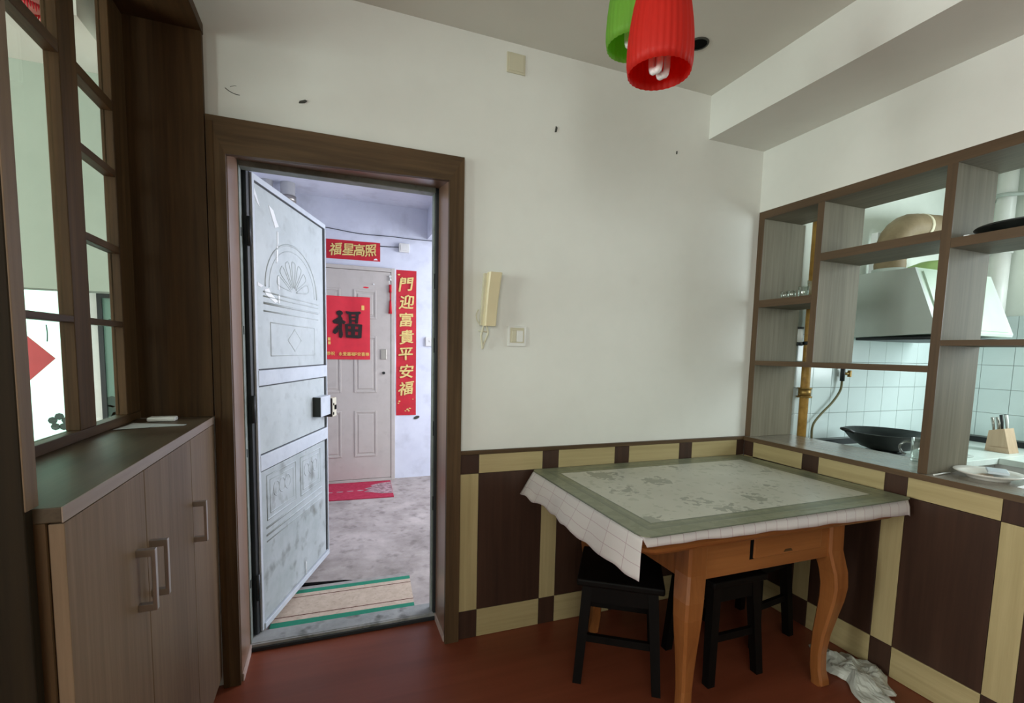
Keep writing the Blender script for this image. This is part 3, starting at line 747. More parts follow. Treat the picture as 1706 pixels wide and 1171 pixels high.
# diamond and oval in the middle of the upper panel
ridge(top, [(0.42, 1.42), (0.50, 1.365), (0.42, 1.31), (0.34, 1.365)], 0.004, closed=True)
for x0, x1 in ((0.09, 0.40), (0.46, 0.74)):
    ridge(low, [(x0, 0.74), (x1, 0.74), (x1, 0.535), (x0, 0.535)], 0.006, closed=True)
    ridge(low, [(x0 + 0.03, 0.715), (x1 - 0.03, 0.715), (x1 - 0.03, 0.56), (x0 + 0.03, 0.56)], 0.004, closed=True)
    xm = (x0 + x1) / 2
    for dx in (-0.06, 0.0, 0.06): ridge(low, arc(xm + dx, 0.66, 0.03, 0.035, 0, 2 * PI, 12)[:-1], 0.0035, 'scroll', True)
ridge(low, [(0.08, 0.50), (0.76, 0.50)], 0.006); ridge(low, [(0.08, 0.465), (0.76, 0.465)], 0.006); ridge(low, [(0.08, 0.435), (0.76, 0.435)], 0.004)
for zz in (0.2, 1.0, 1.75):
    mb = MB(); mb.cyl((-0.004, -0.004, zz), (-0.004, -0.004, zz + 0.12), 0.009, n=12); part('hinge', mb, M['steel_dark'], t)
# torn strips of a peeled poster
def chip(pts):
    mb = MB(); mb.prism(pts, 'y', -0.0085, -0.006); part('torn_paper', mb, M['white_chip'], top, 'white remnants of a torn-off poster')
chip([(0.03, 1.985), (0.062, 1.945), (0.085, 1.935), (0.06, 1.975), (0.04, 2.0)])
chip([(0.165, 1.965), (0.21, 1.955), (0.245, 1.91), (0.262, 1.895), (0.225, 1.88), (0.20, 1.915)])
chip([(0.245, 1.87), (0.256, 1.868), (0.256, 1.82), (0.244, 1.80)])
chip([(0.236, 1.80), (0.25, 1.80), (0.246, 1.735), (0.23, 1.72)])
chip([(0.244, 1.665), (0.256, 1.665), (0.256, 1.60), (0.246, 1.60)])
chip([(0.244, 1.575), (0.26, 1.58), (0.256, 1.535), (0.244, 1.538)])
chip([(0.05, 1.61), (0.10, 1.60), (0.08, 1.59), (0.05, 1.595)])
chip([(0.11, 1.585), (0.15, 1.595), (0.17, 1.575), (0.24, 1.545), (0.21, 1.535), (0.12, 1.565)])
mb = MB(); mb.tube([(0.50, -0.012, 0.075), (0.50, -0.0135, 0.15)], 0.003, 6); part('drop_pin', mb, M['white_chip'], t)
# lock case, strike and bolts, with thin dark plates painting the shade on their near sides
mb = MB(); mb.box(0.645, 0.80, -0.052, -0.006, 0.935, 1.05, 0.003); lk = part('lock_case', mb, M['steel_rail'], t)
mb = MB(); mb.box(0.806, 0.875, -0.062, -0.004, 0.915, 1.03, 0.004); mb.cyl((0.85, -0.062, 0.975), (0.85, -0.066, 0.975), 0.012)
mb2 = MB(); mb2.box(0.641, 0.6455, -0.051, -0.007, 0.937, 1.048, 0.001); part('lock_side_shade', mb2, M['lock_shade_green'], lk, 'dark green plate painting the shade on the lock side')
pl = part('lock_plate', mb, M['ivory_dark'], t, 'pinkish cream rim lock with dark holes')
mb = MB(); mb.box(0.838, 0.862, -0.0665, -0.061, 0.958, 0.985); mb.box(0.815, 0.828, -0.0645, -0.061, 0.985, 0.998); mb.box(0.812, 0.826, -0.0645, -0.061, 0.928, 0.944); part('latch_hole', mb, M['dark_gap'], pl)
mb = MB(); mb.box(0.802, 0.8065, -0.061, -0.006, 0.917, 1.028, 0.001); part('lock_side_shade', mb, M['lock_shade_brown'], pl, 'dark brown plate painting the shade on the lock side')

# ------------------------------------------------------------------ neighbour's door across the landing
t = thing('door_4', "neighbour's taupe six-panel steel door across the landing", 'door', (0.02, YL, 0), kind='structure')
mb = MB(); mb.box(-0.44, 0.434, YL - 0.05, YL - 0.001, 0.03, 2.075, 0.003); leaf = part('leaf', mb, M['door_taupe'], t)
mb = MB(); mb.box(-0.475, -0.442, YL - 0.055, YL - 0.001, 0.0, 2.115, 0.004); mb.box(0.436, 0.475, YL - 0.055, YL - 0.001, 0.0, 2.115, 0.004); mb.box(-0.442, 0.436, YL - 0.055, YL - 0.001, 2.078, 2.115, 0.004); mb.box(-0.442, 0.436, YL - 0.055, YL - 0.001, 0.0, 0.026, 0.003)
part('frame', mb, M['door_taupe'], t)
yf = YL - 0.05
for x0, x1 in ((-0.30, -0.032), (0.085, 0.300)):
    for z0, z1 in ((1.617, 1.892), (0.896, 1.45), (0.258, 0.716)):
        mb = MB()
        for a, bb, c, d in ((x0, x0 + 0.02, z0, z1), (x1 - 0.02, x1, z0, z1)): mb.box(a, bb, yf - 0.006, yf + 0.002, c, d, 0.0028)
        mb.box(x0 + 0.02, x1 - 0.02, yf - 0.006, yf + 0.002, z0, z0 + 0.02, 0.0028); mb.box(x0 + 0.02, x1 - 0.02, yf - 0.006, yf + 0.002, z1 - 0.02, z1, 0.0028)
        mb.box(x0 + 0.038, x1 - 0.038, yf - 0.005, yf + 0.002, z0 + 0.038, z1 - 0.038, 0.003)
        part('raised_panel', mb, M['door_taupe'], leaf)
mb = MB(); mb.box(0.336, 0.392, yf - 0.012, yf, 1.225, 1.325, 0.004); part('lock_cover', mb, M['chrome'], leaf, 'bright metal lock cover')
mb = MB(); mb.cyl((0.365, yf, 1.09), (0.365, yf - 0.012, 1.09), 0.014); mb.cyl((0.365, yf - 0.012, 1.09), (0.365, yf - 0.02, 1.09), 0.007); part('keyhole', mb, M['steel_dark'], leaf)
mb = MB(); mb.prism([(0.20 + 0.028 * math.cos(a * PI / 6), 1.915 + 0.008 * math.sin(a * PI / 6)) for a in range(12)], 'y', yf - 0.002, yf); part('red_sticker', mb, M['pink_red'], leaf)
mb = MB(); mb.cyl((0.272, yf, 1.95), (0.272, yf - 0.008, 1.95), 0.007, n=10); part('peephole', mb, M['white_chip'], leaf)

# ------------------------------------------------------------------ red paper couplets and the red poster
t = thing('door_banner', 'red horizontal paper banner with four gold characters above the neighbour door', 'banner', (0.09, YL, 2.16))
mb = MB(); mb.grid(lambda u, v: (-0.155 + 0.493 * u, YL - 0.004 - 0.003 * math.sin(u * 9) * v, 2.172 + 0.178 * v + 0.006 * u), 10, 4, smooth=True)
pb = part('paper', mb, M['red_paper'], t)
bod = []
for ch, cx in zip('福星高照', (-0.073, 0.042, 0.142, 0.248)): bod.append((ch, 0.116, 0.022, wallmat(cx, YL - 0.0095, 2.266 + 0.004 * cx * 10, 0.98, 1.06)))
letter_part(bod, M['gold'], t, 'gold_lettering', 'four gold characters', 0.025)
mb = MB(); mb.prism([(0.275, 2.187), (0.315, 2.19), (0.30, 2.205), (0.285, 2.2)], 'y', YL - 0.009, YL - 0.007); part('torn_corner', mb, M['white_chip'], t)
t = thing('door_couplet', 'tall red vertical paper couplet with gold characters right of the neighbour door', 'banner', (0.588, YL, 0.65))
mb = MB(); mb.grid(lambda u, v: (0.492 + 0.2 * u, YL - 0.003 - 0.003 * math.sin(v * 11 + u * 2), 0.655 + 1.46 * v), 4, 16); part('paper', mb, M['red_paper'], t)
bod = []
for k, ch in enumerate('門迎富貴平安福'): bod.append((ch, 0.150, 0.022, wallmat(0.592 + (0.004 if k % 2 else -0.003), YL - 0.0095, 1.975 - 0.1735 * k, 1.02, 0.98)))
letter_part(bod, M['gold'], t, 'gold_lettering', 'seven gold characters', 0.025)
random.seed(3)
for cx, cz, s_ in ((0.605, 0.715, 0.018), (0.63, 0.725, 0.014), (0.62, 0.70, 0.012), (0.585, 0.70, 0.01), (0.525, 0.80, 0.012), (0.515, 0.78, 0.01), (0.52, 2.07, 0.016), (0.55, 2.04, 0.01), (0.66, 0.82, 0.008)):
    mb = MB(); mb.prism([(cx + s_ * (0.6 + 0.5 * random.random()) * math.cos(q * PI / 3), cz + 0.55 * s_ * (0.6 + 0.6 * random.random()) * math.sin(q * PI / 3)) for q in range(6)], 'y', YL - 0.0095, YL - 0.006); part('petal_print', mb, M['gold'], t)
t = thing('fortune_poster', 'bright red square poster with a large black character on the neighbour door', 'poster', (0.035, YL - 0.06, 1.2))
yp = YL - 0.0605
mb = MB(); mb.grid(lambda u, v: (-0.163 + 0.398 * u, yp - 0.004 * math.sin(u * 8 + 1) * (0.4 + v), 1.218 + 0.6 * v + 0.002 * u), 10, 8); part('paper', mb, M['pink_red'], t)
mb = MB()
BR = [0]
def brush(pts):
    """one brush stroke of the large character, outline in tenths of a millimetre-ish units on the paper"""
    mb.prism([(-0.16 + (a - 50) / 1856.0, 1.818 - (c - 60) / 1750.0) for a, c in pts], 'y', yp - 0.0085 - 0.0002 * BR[0], yp - 0.0065); BR[0] += 1
brush([(268 + 56 * math.cos(q * PI / 6), 338 + 42 * math.sin(q * PI / 6)) for q in range(12)])
brush([(250, 365), (290, 365), (300, 410), (245, 410)])
brush([(148, 480), (160, 462), (215, 430), (262, 400), (312, 410), (322, 470), (240, 520), (172, 515)])
brush([(232, 420), (312, 420), (308, 600), (322, 690), (312, 735), (288, 757), (258, 738), (256, 600)])
brush([(238, 540), (258, 600), (238, 655), (192, 690), (162, 675), (154, 655), (166, 618), (210, 570)])
brush([(306, 450), (348, 462), (372, 482), (345, 525), (304, 510)])
brush([(368, 302), (480, 312), (612, 300), (628, 318), (622, 336), (590, 352), (400, 354), (376, 332)])
brush([(416, 340), (466, 340), (472, 505), (428, 508)]); brush([(540, 340), (592, 340), (576, 505), (526, 505)])
brush([(440, 386), (560, 384), (560, 410), (440, 412)]); brush([(440, 448), (560, 446), (560, 472), (440, 474)])
brush([(352, 520), (420, 508), (640, 515), (652, 528), (645, 552), (360, 552)]); brush([(354, 530), (408, 530), (404, 735), (368, 730)])
brush([(584, 530), (648, 530), (636, 738), (572, 738)]); brush([(456, 530), (530, 530), (524, 720), (458, 720)])
brush([(380, 598), (620, 598), (620, 640), (380, 640)]); brush([(366, 698), (632, 698), (628, 742), (590, 750), (372, 740)])
part('black_lettering', mb, M['ink'], t, 'large black brush character')
for txt, px_, pz_ in (('恭祝', -0.125, 1.275), ('永愛嘉福', 0.02, 1.272), ('平安喜樂', 0.152, 1.272)):
    letter_part([(txt, 0.038, 0.02, wallmat(px_, yp - 0.0075, pz_))], M['yellow_ink'], t, 'yellow_lettering', 'small yellow characters')
for sx0, sx1, sz0, sz1 in ((0.156, 0.183, 1.695, 1.74), (-0.15, -0.126, 1.395, 1.425), (-0.148, -0.125, 1.36, 1.388)):
    mb = MB(); mb.box(sx0, sx1, yp - 0.008, yp - 0.006, sz0, sz1); part('seal_print', mb, M['yellow_ink'], t)

# tassel on the door, wall fittings, cables, pipes
t = thing('red_tassel', 'thin red tassel charm hanging at the top corner of the neighbour door', 'tassel', (0.427, yf - 0.012, 1.68))
tx = 0.428; ty = yf - 0.014
mb = MB(); mb.tube(spline([(tx, ty, 2.03), (tx - 0.012, ty, 1.99), (tx - 0.004, ty, 1.96), (tx, ty, 1.95)], 5), 0.0025, 6); mb.cyl((tx, yf + 0.002, 2.035), (tx, ty - 0.004, 2.035), 0.012, n=10); mb.cyl((tx, ty, 1.995), (tx, ty, 2.02), 0.012, 0.006, 8)
part('hook', mb, M['white_plastic'], t)
mb = MB(); mb.cyl((tx, ty, 1.88), (tx, ty, 1.955), 0.013, 0.012, 10); mb.cyl((tx, ty, 1.80), (tx, ty, 1.88), 0.006, n=8); mb.cyl((tx, ty, 1.675), (tx, ty, 1.80), 0.017, 0.009, 10); part('tassel', mb, M['red_cloth'], t)
mb = MB(); mb.box(0.515, 0.615, YL - 0.04, YL, 2.285, 2.37, 0.004); mb.box(0.528, 0.602, YL - 0.043, YL - 0.039, 2.298, 2.357, 0.003)
solo('junction_box', mb, M['white_plastic'], 'square off-white junction box right of the red banner', 'junction box')
mb = MB(); mb.box(0.785, 0.872, YL - 0.022, YL, 1.365, 1.46, 0.005); mb.cyl((0.83, YL - 0.021, 1.418), (0.83, YL - 0.027, 1.418), 0.007)
solo('bell_button', mb, M['white_plastic'], 'white square bell button on the landing wall', 'bell button')
mb = MB(); mb.tube(spline([(-0.6, YL - 0.012, 2.47), (-0.17, YL - 0.012, 2.452), (0.15, YL - 0.012, 2.425), (0.45, YL - 0.012, 2.428), (0.79, YL - 0.012, 2.425), (1.6, YL - 0.012, 2.45)], 8), 0.0035, 6)
solo('wall_cable', mb, M['steel_dark'], 'dark cable sagging along the landing wall above the banner', 'cable')
mb = MB(); mb.tube([(0.335, YL - 0.008, 2.325), (0.42, YL - 0.008, 2.328), (0.517, YL - 0.01, 2.334)], 0.0035, 6)
solo('short_cable', mb, M['steel_dark'], 'short dark wire from the red banner to the junction box', 'cable')
mb = MB(); mb.prism([(0.70 + 0.03 * math.cos(a * PI / 8) * 1.0, 0.628 + 0.016 * math.sin(a * PI / 8) + 0.25 * 0.03 * math.cos(a * PI / 8)) for a in range(16)], 'y', YL - 0.006, YL)
solo('wall_sticker', mb, M['soil'], 'small oval grey mark on the landing wall below the couplet', 'sticker')
for k, (px, r, lab) in enumerate(((-0.455, 0.058, 'right one of the two white drain pipes seen above the open steel door'), (-0.62, 0.05, 'left one of the two white drain pipes seen above the open steel door'))):
    tp = thing('drain_pipe', lab, 'pipe', (px, 2.62, 0))
    mb = MB(); mb.cyl((px, 2.62, 0.0), (px, 2.62, 2.73), r, n=20); part('pipe', mb, M['white_plastic'], tp)
    zc = 2.62 if k == 0 else 2.66
    mb = MB(); mb.cyl((px, 2.62, zc - 0.05), (px, 2.62, zc), r * 1.12, n=20); mb.box(px - 0.015, px + 0.015, 2.62, YL, zc - 0.035, zc - 0.015); part('collar', mb, M['chrome'], tp)

# mats on the landing floor
t = thing('door_mat', 'cream door mat with green stripes just outside the threshold', 'mat', (-0.05, 0.53, 0))
def strip(name, y0, y1, mat, z=0.0062):
    # the mat is a slightly skewed rectangle
    def X(s, y): return (-0.408 + 0.114 * (y - 0.345) / 0.4 * 0.2) if s == 0 else (0.27 + 0.03 * (y - 0.345) / 0.4)
    mb = MB(); mb.hexa([(X(0, y0), y0, 0.0002), (X(1, y0), y0 - 0.012, 0.0002), (X(1, y1), y1 - 0.012, 0.0002), (X(0, y1), y1, 0.0002)], [(X(0, y0), y0, z), (X(1, y0), y0 - 0.012, z), (X(1, y1), y1 - 0.012, z), (X(0, y1), y1, z)])
    part(name, mb, M[mat], t)
strip('edge_band', 0.318, 0.345, 'mat_grey'); strip('green_stripe', 0.345, 0.392, 'mat_green'); strip('pale_band', 0.392, 0.43, 'mat_cream'); strip('brown_line', 0.43, 0.437, 'mat_brown'); strip('centre_field', 0.437, 0.618, 'mat_cream')
strip('brown_line', 0.618, 0.625, 'mat_brown'); strip('pale_band', 0.625, 0.66, 'mat_cream'); strip('green_stripe', 0.66, 0.70, 'mat_green'); strip('edge_band', 0.70, 0.735, 'mat_grey')
mb = MB(); mb.hexa([(-0.36, 0.733, 0.0002), (-0.02, 0.727, 0.0002), (-0.06, 0.742, 0.0002), (-0.36, 0.765, 0.0002)], [(-0.36, 0.733, 0.016), (-0.02, 0.727, 0.007), (-0.06, 0.742, 0.008), (-0.36, 0.765, 0.018)]); part('edge_shadow', mb, M['dark_gap'], t, 'dark strip painting the shadow at the back edge')  # added black strip, painting the shadow behind the mat
t = thing('red_mat', "red mat with a worn end in front of the neighbour's door", 'mat', (0.0, 2.57, 0))
mb = MB(); mb.hexa([(-0.42, 2.30, 0.0002), (0.395, 2.25, 0.0002), (0.425, 2.80, 0.0002), (-0.40, 2.83, 0.0002)], [(-0.42, 2.30, 0.008), (0.395, 2.25, 0.008), (0.425, 2.80, 0.008), (-0.40, 2.83, 0.008)])
part('carpet', mb, M['mat_red'], t)
mb = MB(); mb.prism([(0.418, 2.74), (0.40, 2.36), (0.30, 2.37), (0.22, 2.43), (0.15, 2.46), (0.20, 2.52), (0.16, 2.56), (0.24, 2.62), (0.22, 2.66), (0.32, 2.72)], 'z', 0.0078, 0.0095); part('worn_end', mb, M['mat_pattern'], t)
for k in range(4):
    mb = MB(); mb.prism([(-0.15 + k * 0.09 + 0.03 * math.cos(q * PI / 4), 2.515 + 0.012 * math.sin(q * PI / 4) * (1 + 0.4 * (k % 2))) for q in range(8)], 'z', 0.0078, 0.0092); part('white_print', mb, M['mat_pattern'], t)
import mathutils.noise as mn
# ------------------------------------------------------------------ dining table
TX0, TX1, TY0, TY1 = 0.765, 2.025, -0.868, -0.035
t = thing('dining_table', 'orange brown wooden dining table with curved legs and a drawer, in the corner', 'table', (1.39, -0.45, 0))
def rrect(x0, x1, y0, y1, r, n=6):
    out = []
    for cx, cy, a in ((x1 - r, y1 - r, 0), (x0 + r, y1 - r, PI / 2), (x0 + r, y0 + r, PI), (x1 - r, y0 + r, 1.5 * PI)):
        out += [(cx + r * math.cos(a + PI / 2 * k / n), cy + r * math.sin(a + PI / 2 * k / n)) for k in range(n + 1)]
    return out
def rim_path(inset):
    """table edge with the carved in-and-out curve towards the corners"""
    base = rrect(TX0 + inset, TX1 - inset, TY0 + inset, TY1 - inset, 0.07)
    return base
mb = MB()
levels = [(0.030, 0.704), (0.012, 0.708), (0.004, 0.718), (0.002, 0.730), (0.010, 0.738), (0.0, 0.745), (-0.004, 0.762), (0.0, 0.772), (0.008, 0.776)]
rings = []
for ins, z in levels:
    rings.append([mb.bm.verts.new((px, py, z)) for px, py in rim_path(ins)])
for a, c in zip(rings, rings[1:]):
    n = len(a)
    for i in range(n):
        f = mb.bm.faces.new((a[i], a[(i + 1) % n], c[(i + 1) % n], c[i])); f.smooth = False
mb.bm.faces.new(list(reversed(rings[0]))); mb.bm.faces.new(rings[-1])
part('tabletop', mb, M['table_x'], t)
AX0, AX1, AY0, AY1 = 1.02, 1.765, -0.79, -0.12
mb = MB(); mb.box(AX0, AX1, AY0, AY0 + 0.02, 0.555, 0.704, 0.002); ap = part('front_apron', mb, M['table_x'], t)
mb = MB(); mb.box(AX0, AX1, AY1 - 0.02, AY1, 0.555, 0.716, 0.002); part('back_apron', mb, M['table_x'], t)
mb = MB(); mb.box(AX0, AX0 + 0.02, AY0 + 0.02, AY1 - 0.02, 0.555, 0.716, 0.002); part('side_apron', mb, M['table'], t)
mb = MB(); mb.box(AX1 - 0.02, AX1, AY0 + 0.02, AY1 - 0.02, 0.555, 0.716, 0.002); part('side_apron', mb, M['table'], t)
mb = MB(); mb.box(1.296, 1.66, AY0 - 0.0015, AY0 + 0.001, 0.600, 0.703); part('drawer_gap', mb, M['dark_gap'], t)
mb = MB(); mb.box(1.310, 1.655, AY0 - 0.008, AY0 + 0.002, 0.602, 0.694, 0.004); dr = part('drawer', mb, M['table_x'], t)
mb = MB(); mb.prism([(1.455, 0.612), (1.50, 0.612), (1.492, 0.622), (1.463, 0.622)], 'y', AY0 - 0.0095, AY0 - 0.007); part('finger_notch', mb, M['walnut'], dr)
def cabriole(cx, cy, sx, sy):
    """square leg that swells out at the knee along its diagonal and tucks in above the foot"""
    prof = [(0.0, 0.006, 0.022), (0.008, 0.010, 0.026), (0.03, 0.008, 0.026), (0.07, 0.002, 0.024), (0.14, 0.000, 0.0235), (0.22, 0.004, 0.026), (0.30, 0.013, 0.030), (0.37, 0.021, 0.034), (0.43, 0.024, 0.037), (0.49, 0.019, 0.039), (0.545, 0.008, 0.040), (0.58, 0.002, 0.040), (0.716, 0.0, 0.040)]
    mb = MB(); rings = []
    for z, off, h in prof:
        ox, oy = cx + sx * off, cy + sy * off
        c = 0.008
        pts = [(h, h - c), (h - c, h), (-h + c, h), (-h, h - c), (-h, -h + c), (-h + c, -h), (h - c, -h), (h, -h + c)]
        rings.append([mb.bm.verts.new((ox + px, oy + py, z)) for px, py in pts])
    for a, bb in zip(rings, rings[1:]):
        for i in range(8):
            f = mb.bm.faces.new((a[i], a[(i + 1) % 8], bb[(i + 1) % 8], bb[i])); f.smooth = False
    mb.cap(rings[0], True); mb.cap(rings[-1])
    o = part('leg', mb, M['table'], t)
cabriole(AX0 + 0.035, AY0 + 0.028, -1, -1); cabriole(AX1 - 0.025, AY0 + 0.028, 1, -1); cabriole(AX0 + 0.035, AY1 - 0.028, -1, 1); cabriole(AX1 - 0.025, AY1 - 0.028, 1, 1)

# white cloth under the clear mat: hangs over the left end and a little over the front
def cloth(u, v):
    # u along x, v along y (0 front .. 1 back); margins spill over the edges
    x = -0.15 + 1.43 * u; y = -0.042 + 0.872 * v      # distances from the table's front left corner
    X, Y, Z = TX0 + x, TY0 + y, 0.7785
    left = max(0.0, -x); front = max(0.0, -y); right = max(0.0, TX0 + x - TX1)
    w = 0.5 + 0.5 * math.sin(y * 17 + 0.6)
    if left > 0:
        X = TX0 - 0.006 - left * (0.06 + (0.26 + 0.08 * w) * min(1.0, max(0.0, y) / 0.35)) - 0.008 * math.sin(y * 9.0) * left / 0.15
        drop = left * (0.66 + 0.24 * max(0.0, 1 - y / 0.45) + (0.05 * mn.noise(Vector((y * 16, 0, 2))) + 0.03 * math.sin(y * 47)) * min(1, left / 0.1))
        Z = 0.7785 - drop
    if front > 0:
        wv = math.sin(x * 21) * 0.5 + math.sin(x * 43 + 1) * 0.3
        Y = TY0 - 0.005 - front * (0.12 + 0.05 * wv)
        Z = min(Z, 0.7785) - (0.0 if left > 0 else front * (0.70 + 0.62 * min(1, max(0, x) / 1.2) + 0.06 * wv))
    if right > 0:
        X = TX1 + right * 0.5; Z -= right * 0.4
    if left == 0 and front == 0: Z = 0.7775
    return (X, Y, Z)
def cloth_wrap(u, v):
    X, Y, Z = cloth(u, v)
    return (min(X, XR - 0.014), min(Y, -0.022), Z)
m, nt, bb = base_mat('white_cloth', 0.7, 0.2)
tc = nt.nodes.new('ShaderNodeTexCoord'); br = nt.nodes.new('ShaderNodeTexBrick')
br.offset = 0.0; br.inputs['Scale'].default_value = 1.0; br.inputs['Brick Width'].default_value = 0.05; br.inputs['Row Height'].default_value = 0.105; br.inputs['Mortar Size'].default_value = 0.0011
br.inputs['Color1'].default_value = S(214, 208, 206); br.inputs['Color2'].default_value = S(208, 202, 202); br.inputs['Mortar'].default_value = S(182, 160, 166)
nt.links.new(tc.outputs['UV'], br.inputs['Vector']); nt.links.new(br.outputs['Color'], bb.inputs['Base Color'])
mb = MB(); g = mb.grid(cloth_wrap, 98, 60)
uvl = mb.bm.loops.layers.uv.new('UVMap')
idx = {}
for i, row in enumerate(g):
    for j, vv in enumerate(row): idx[vv] = (1.43 * i / 98, 0.872 * j / 60)
for f in mb.bm.faces:
    for lp in f.loops: lp[uvl].uv = idx[lp.vert]
o = solo('tablecloth', mb, m, 'white checked cloth under the mat, hanging over the left end of the dining table', 'tablecloth')
sd = o.modifiers.new('thick', 'SOLIDIFY'); sd.thickness = 0.0012; sd.offset = 1

# grey-green printed table mat with rounded corners: bordered band and faded flowers
m, nt, bb = base_mat('printed_table_mat', 0.35, 0.35)
tc = nt.nodes.new('ShaderNodeTexCoord'); sx = nt.nodes.new('ShaderNodeSeparateXYZ'); nt.links.new(tc.outputs['Object'], sx.inputs[0])
def mth(op, a, b=None):
    n = nt.nodes.new('ShaderNodeMath'); n.operation = op
    for k, q in enumerate((a, b)):
        if q is None: continue
        if isinstance(q, (int, float)): n.inputs[k].default_value = q
        else: nt.links.new(q, n.inputs[k])
    return n.outputs[0]
HXm, HYm = 0.643, 0.437
ex = mth('SUBTRACT', HXm, mth('ABSOLUTE', sx.outputs[0])); ey = mth('SUBTRACT', HYm, mth('ABSOLUTE', sx.outputs[1]))
edge = mth('MINIMUM', ex, ey)
def band(lo, hi):
    return mth('MULTIPLY', mth('GREATER_THAN', edge, lo), mth('LESS_THAN', edge, hi))
def mixc(fac, a, b):
    n = nt.nodes.new('ShaderNodeMix'); n.data_type = 'RGBA'
    nt.links.new(fac, n.inputs[0])
    for k, q in ((6, a), (7, b)):
        if isinstance(q, tuple): n.inputs[k].default_value = q
        else: nt.links.new(q, n.inputs[k])
    return n.outputs[2]
n1 = nt.nodes.new('ShaderNodeTexNoise'); n1.inputs['Scale'].default_value = 26; n1.inputs['Detail'].default_value = 6; nt.links.new(tc.outputs['Object'], n1.inputs['Vector'])
n2 = nt.nodes.new('ShaderNodeTexNoise'); n2.inputs['Scale'].default_value = 5.5; n2.inputs['Detail'].default_value = 4; nt.links.new(tc.outputs['Object'], n2.inputs['Vector'])
vo = nt.nodes.new('ShaderNodeTexVoronoi'); vo.inputs['Scale'].default_value = 4.4; vo.inputs['Randomness'].default_value = 0.7; nt.links.new(tc.outputs['Object'], vo.inputs['Vector'])
spot = mth('LESS_THAN', mth('ADD', vo.outputs['Distance'], mth('MULTIPLY', n1.outputs['Fac'], 1.1)), 0.83)
speck = mth('GREATER_THAN', n1.outputs['Fac'], 0.60)
fieldc = mixc(n2.outputs['Fac'], S(184, 184, 170), S(208, 207, 195))
fieldc = mixc(mth('MULTIPLY', speck, 0.35), fieldc, S(150, 156, 136))
fieldc = mixc(mth('MULTIPLY', spot, 0.55), fieldc, S(108, 114, 98))
lace = mixc(mth('MULTIPLY', mth('GREATER_THAN', n1.outputs['Fac'], 0.5), 0.35), S(126, 130, 106), S(150, 151, 128))
inner = mth('GREATER_THAN', edge, 0.105)
col = mixc(inner, lace, fieldc)
col = mixc(mth('MULTIPLY', band(0.098, 0.106), 0.6), col, S(92, 100, 84))
col = mixc(mth('MULTIPLY', band(0.058, 0.066), 0.6), col, S(98, 106, 90))
col = mixc(mth('MULTIPLY', band(0.066, 0.080), 0.4), col, S(104, 112, 96))
col = mixc(mth('MULTIPLY', band(-1, 0.006), 0.6), col, S(70, 80, 68))
nt.links.new(col, bb.inputs['Base Color'])
mb = MB()
cxm, cym = 1.396, -0.452
outl = [(cxm + px, cym + py) for px, py in rrect(-HXm, HXm, -HYm, HYm, 0.045)]
def zmat(x, y):
    return 0.7808 + (0.010 * max(0, (x - 1.55) / 0.5) ** 2 * max(0, (-0.70 - y) / 0.19) if y < -0.70 and x > 1.55 else 0)
rings = []
for sc_, dz in ((0.0, 0.0), (0.55, 0.0), (0.93, 0.0), (1.0, 0.0)):
    pass
top_in = [mb.bm.verts.new((cxm + (px - cxm) * 0.86, cym + (py - cym) * 0.86, 0.783)) for px, py in outl]
top_out = [mb.bm.verts.new((px, py, zmat(px, py) + 0.0022)) for px, py in outl]
bot = [mb.bm.verts.new((px, py, zmat(px, py))) for px, py in outl]
n = len(outl)
mb.bm.faces.new(top_in)
for a, c in ((top_in, top_out), (top_out, bot)):
    for i in range(n): mb.bm.faces.new((a[i], a[(i + 1) % n], c[(i + 1) % n], c[i]))
mb.bm.faces.new(list(reversed(bot)))
# clip against the walls
for v in mb.bm.verts:
    v.co.x = min(v.co.x, XR - 0.013); v.co.y = min(v.co.y, -0.0185)
solo('table_mat', mb, m, 'grey green printed plastic mat with a lace border covering the dining table', 'table mat')

# ------------------------------------------------------------------ dark stools pushed under the table
def stool(cx, cy, rot, h, label, half=0.155):
    t = thing('stool', label, 'stool', (cx, cy, 0), 'black wooden stools under the table', rotz=rot, local=True)
    mb = MB(); mb.box(-half - 0.015, half + 0.015, -half - 0.015, half + 0.015, h - 0.03, h, 0.008); part('seat', mb, M['stool'], t)
    for sx in (-1, 1):
        for sy in (-1, 1):
            mb = MB(); a, bq = half - 0.028, half
            mb.hexa([(sx * bq - 0.017, sy * bq - 0.017, 0), (sx * bq + 0.017, sy * bq - 0.017, 0), (sx * bq + 0.017, sy * bq + 0.017, 0), (sx * bq - 0.017, sy * bq + 0.017, 0)],
                    [(sx * a - 0.02, sy * a - 0.02, h - 0.03), (sx * a + 0.02, sy * a - 0.02, h - 0.03), (sx * a + 0.02, sy * a + 0.02, h - 0.03), (sx * a - 0.02, sy * a + 0.02, h - 0.03)])
            part('leg', mb, M['stool'], t)
    a = half - 0.02
    for s_ in (-1, 1):
        mb = MB(); mb.box(-a, a, s_ * a - 0.01, s_ * a + 0.01, h - 0.10, h - 0.03); part('apron', mb, M['stool'], t)
        mb = MB(); mb.box(s_ * a - 0.01, s_ * a + 0.01, -a, a, h - 0.10, h - 0.03); part('apron', mb, M['stool'], t)
        mb = MB(); mb.box(-a, a, s_ * (a + 0.004) - 0.009, s_ * (a + 0.004) + 0.009, 0.17, 0.20); part('stretcher', mb, M['stool'], t)
stool(1.02, -0.39, math.radians(-34), 0.44, 'black wooden stool at the left end under the dining table, turned at an angle')
stool(1.43, -0.50, 0.0, 0.44, 'black wooden stool straight under the middle of the dining table', 0.13)
stool(1.79, -0.36, math.radians(8), 0.44, 'black wooden stool under the right end of the dining table near the wall', 0.13)

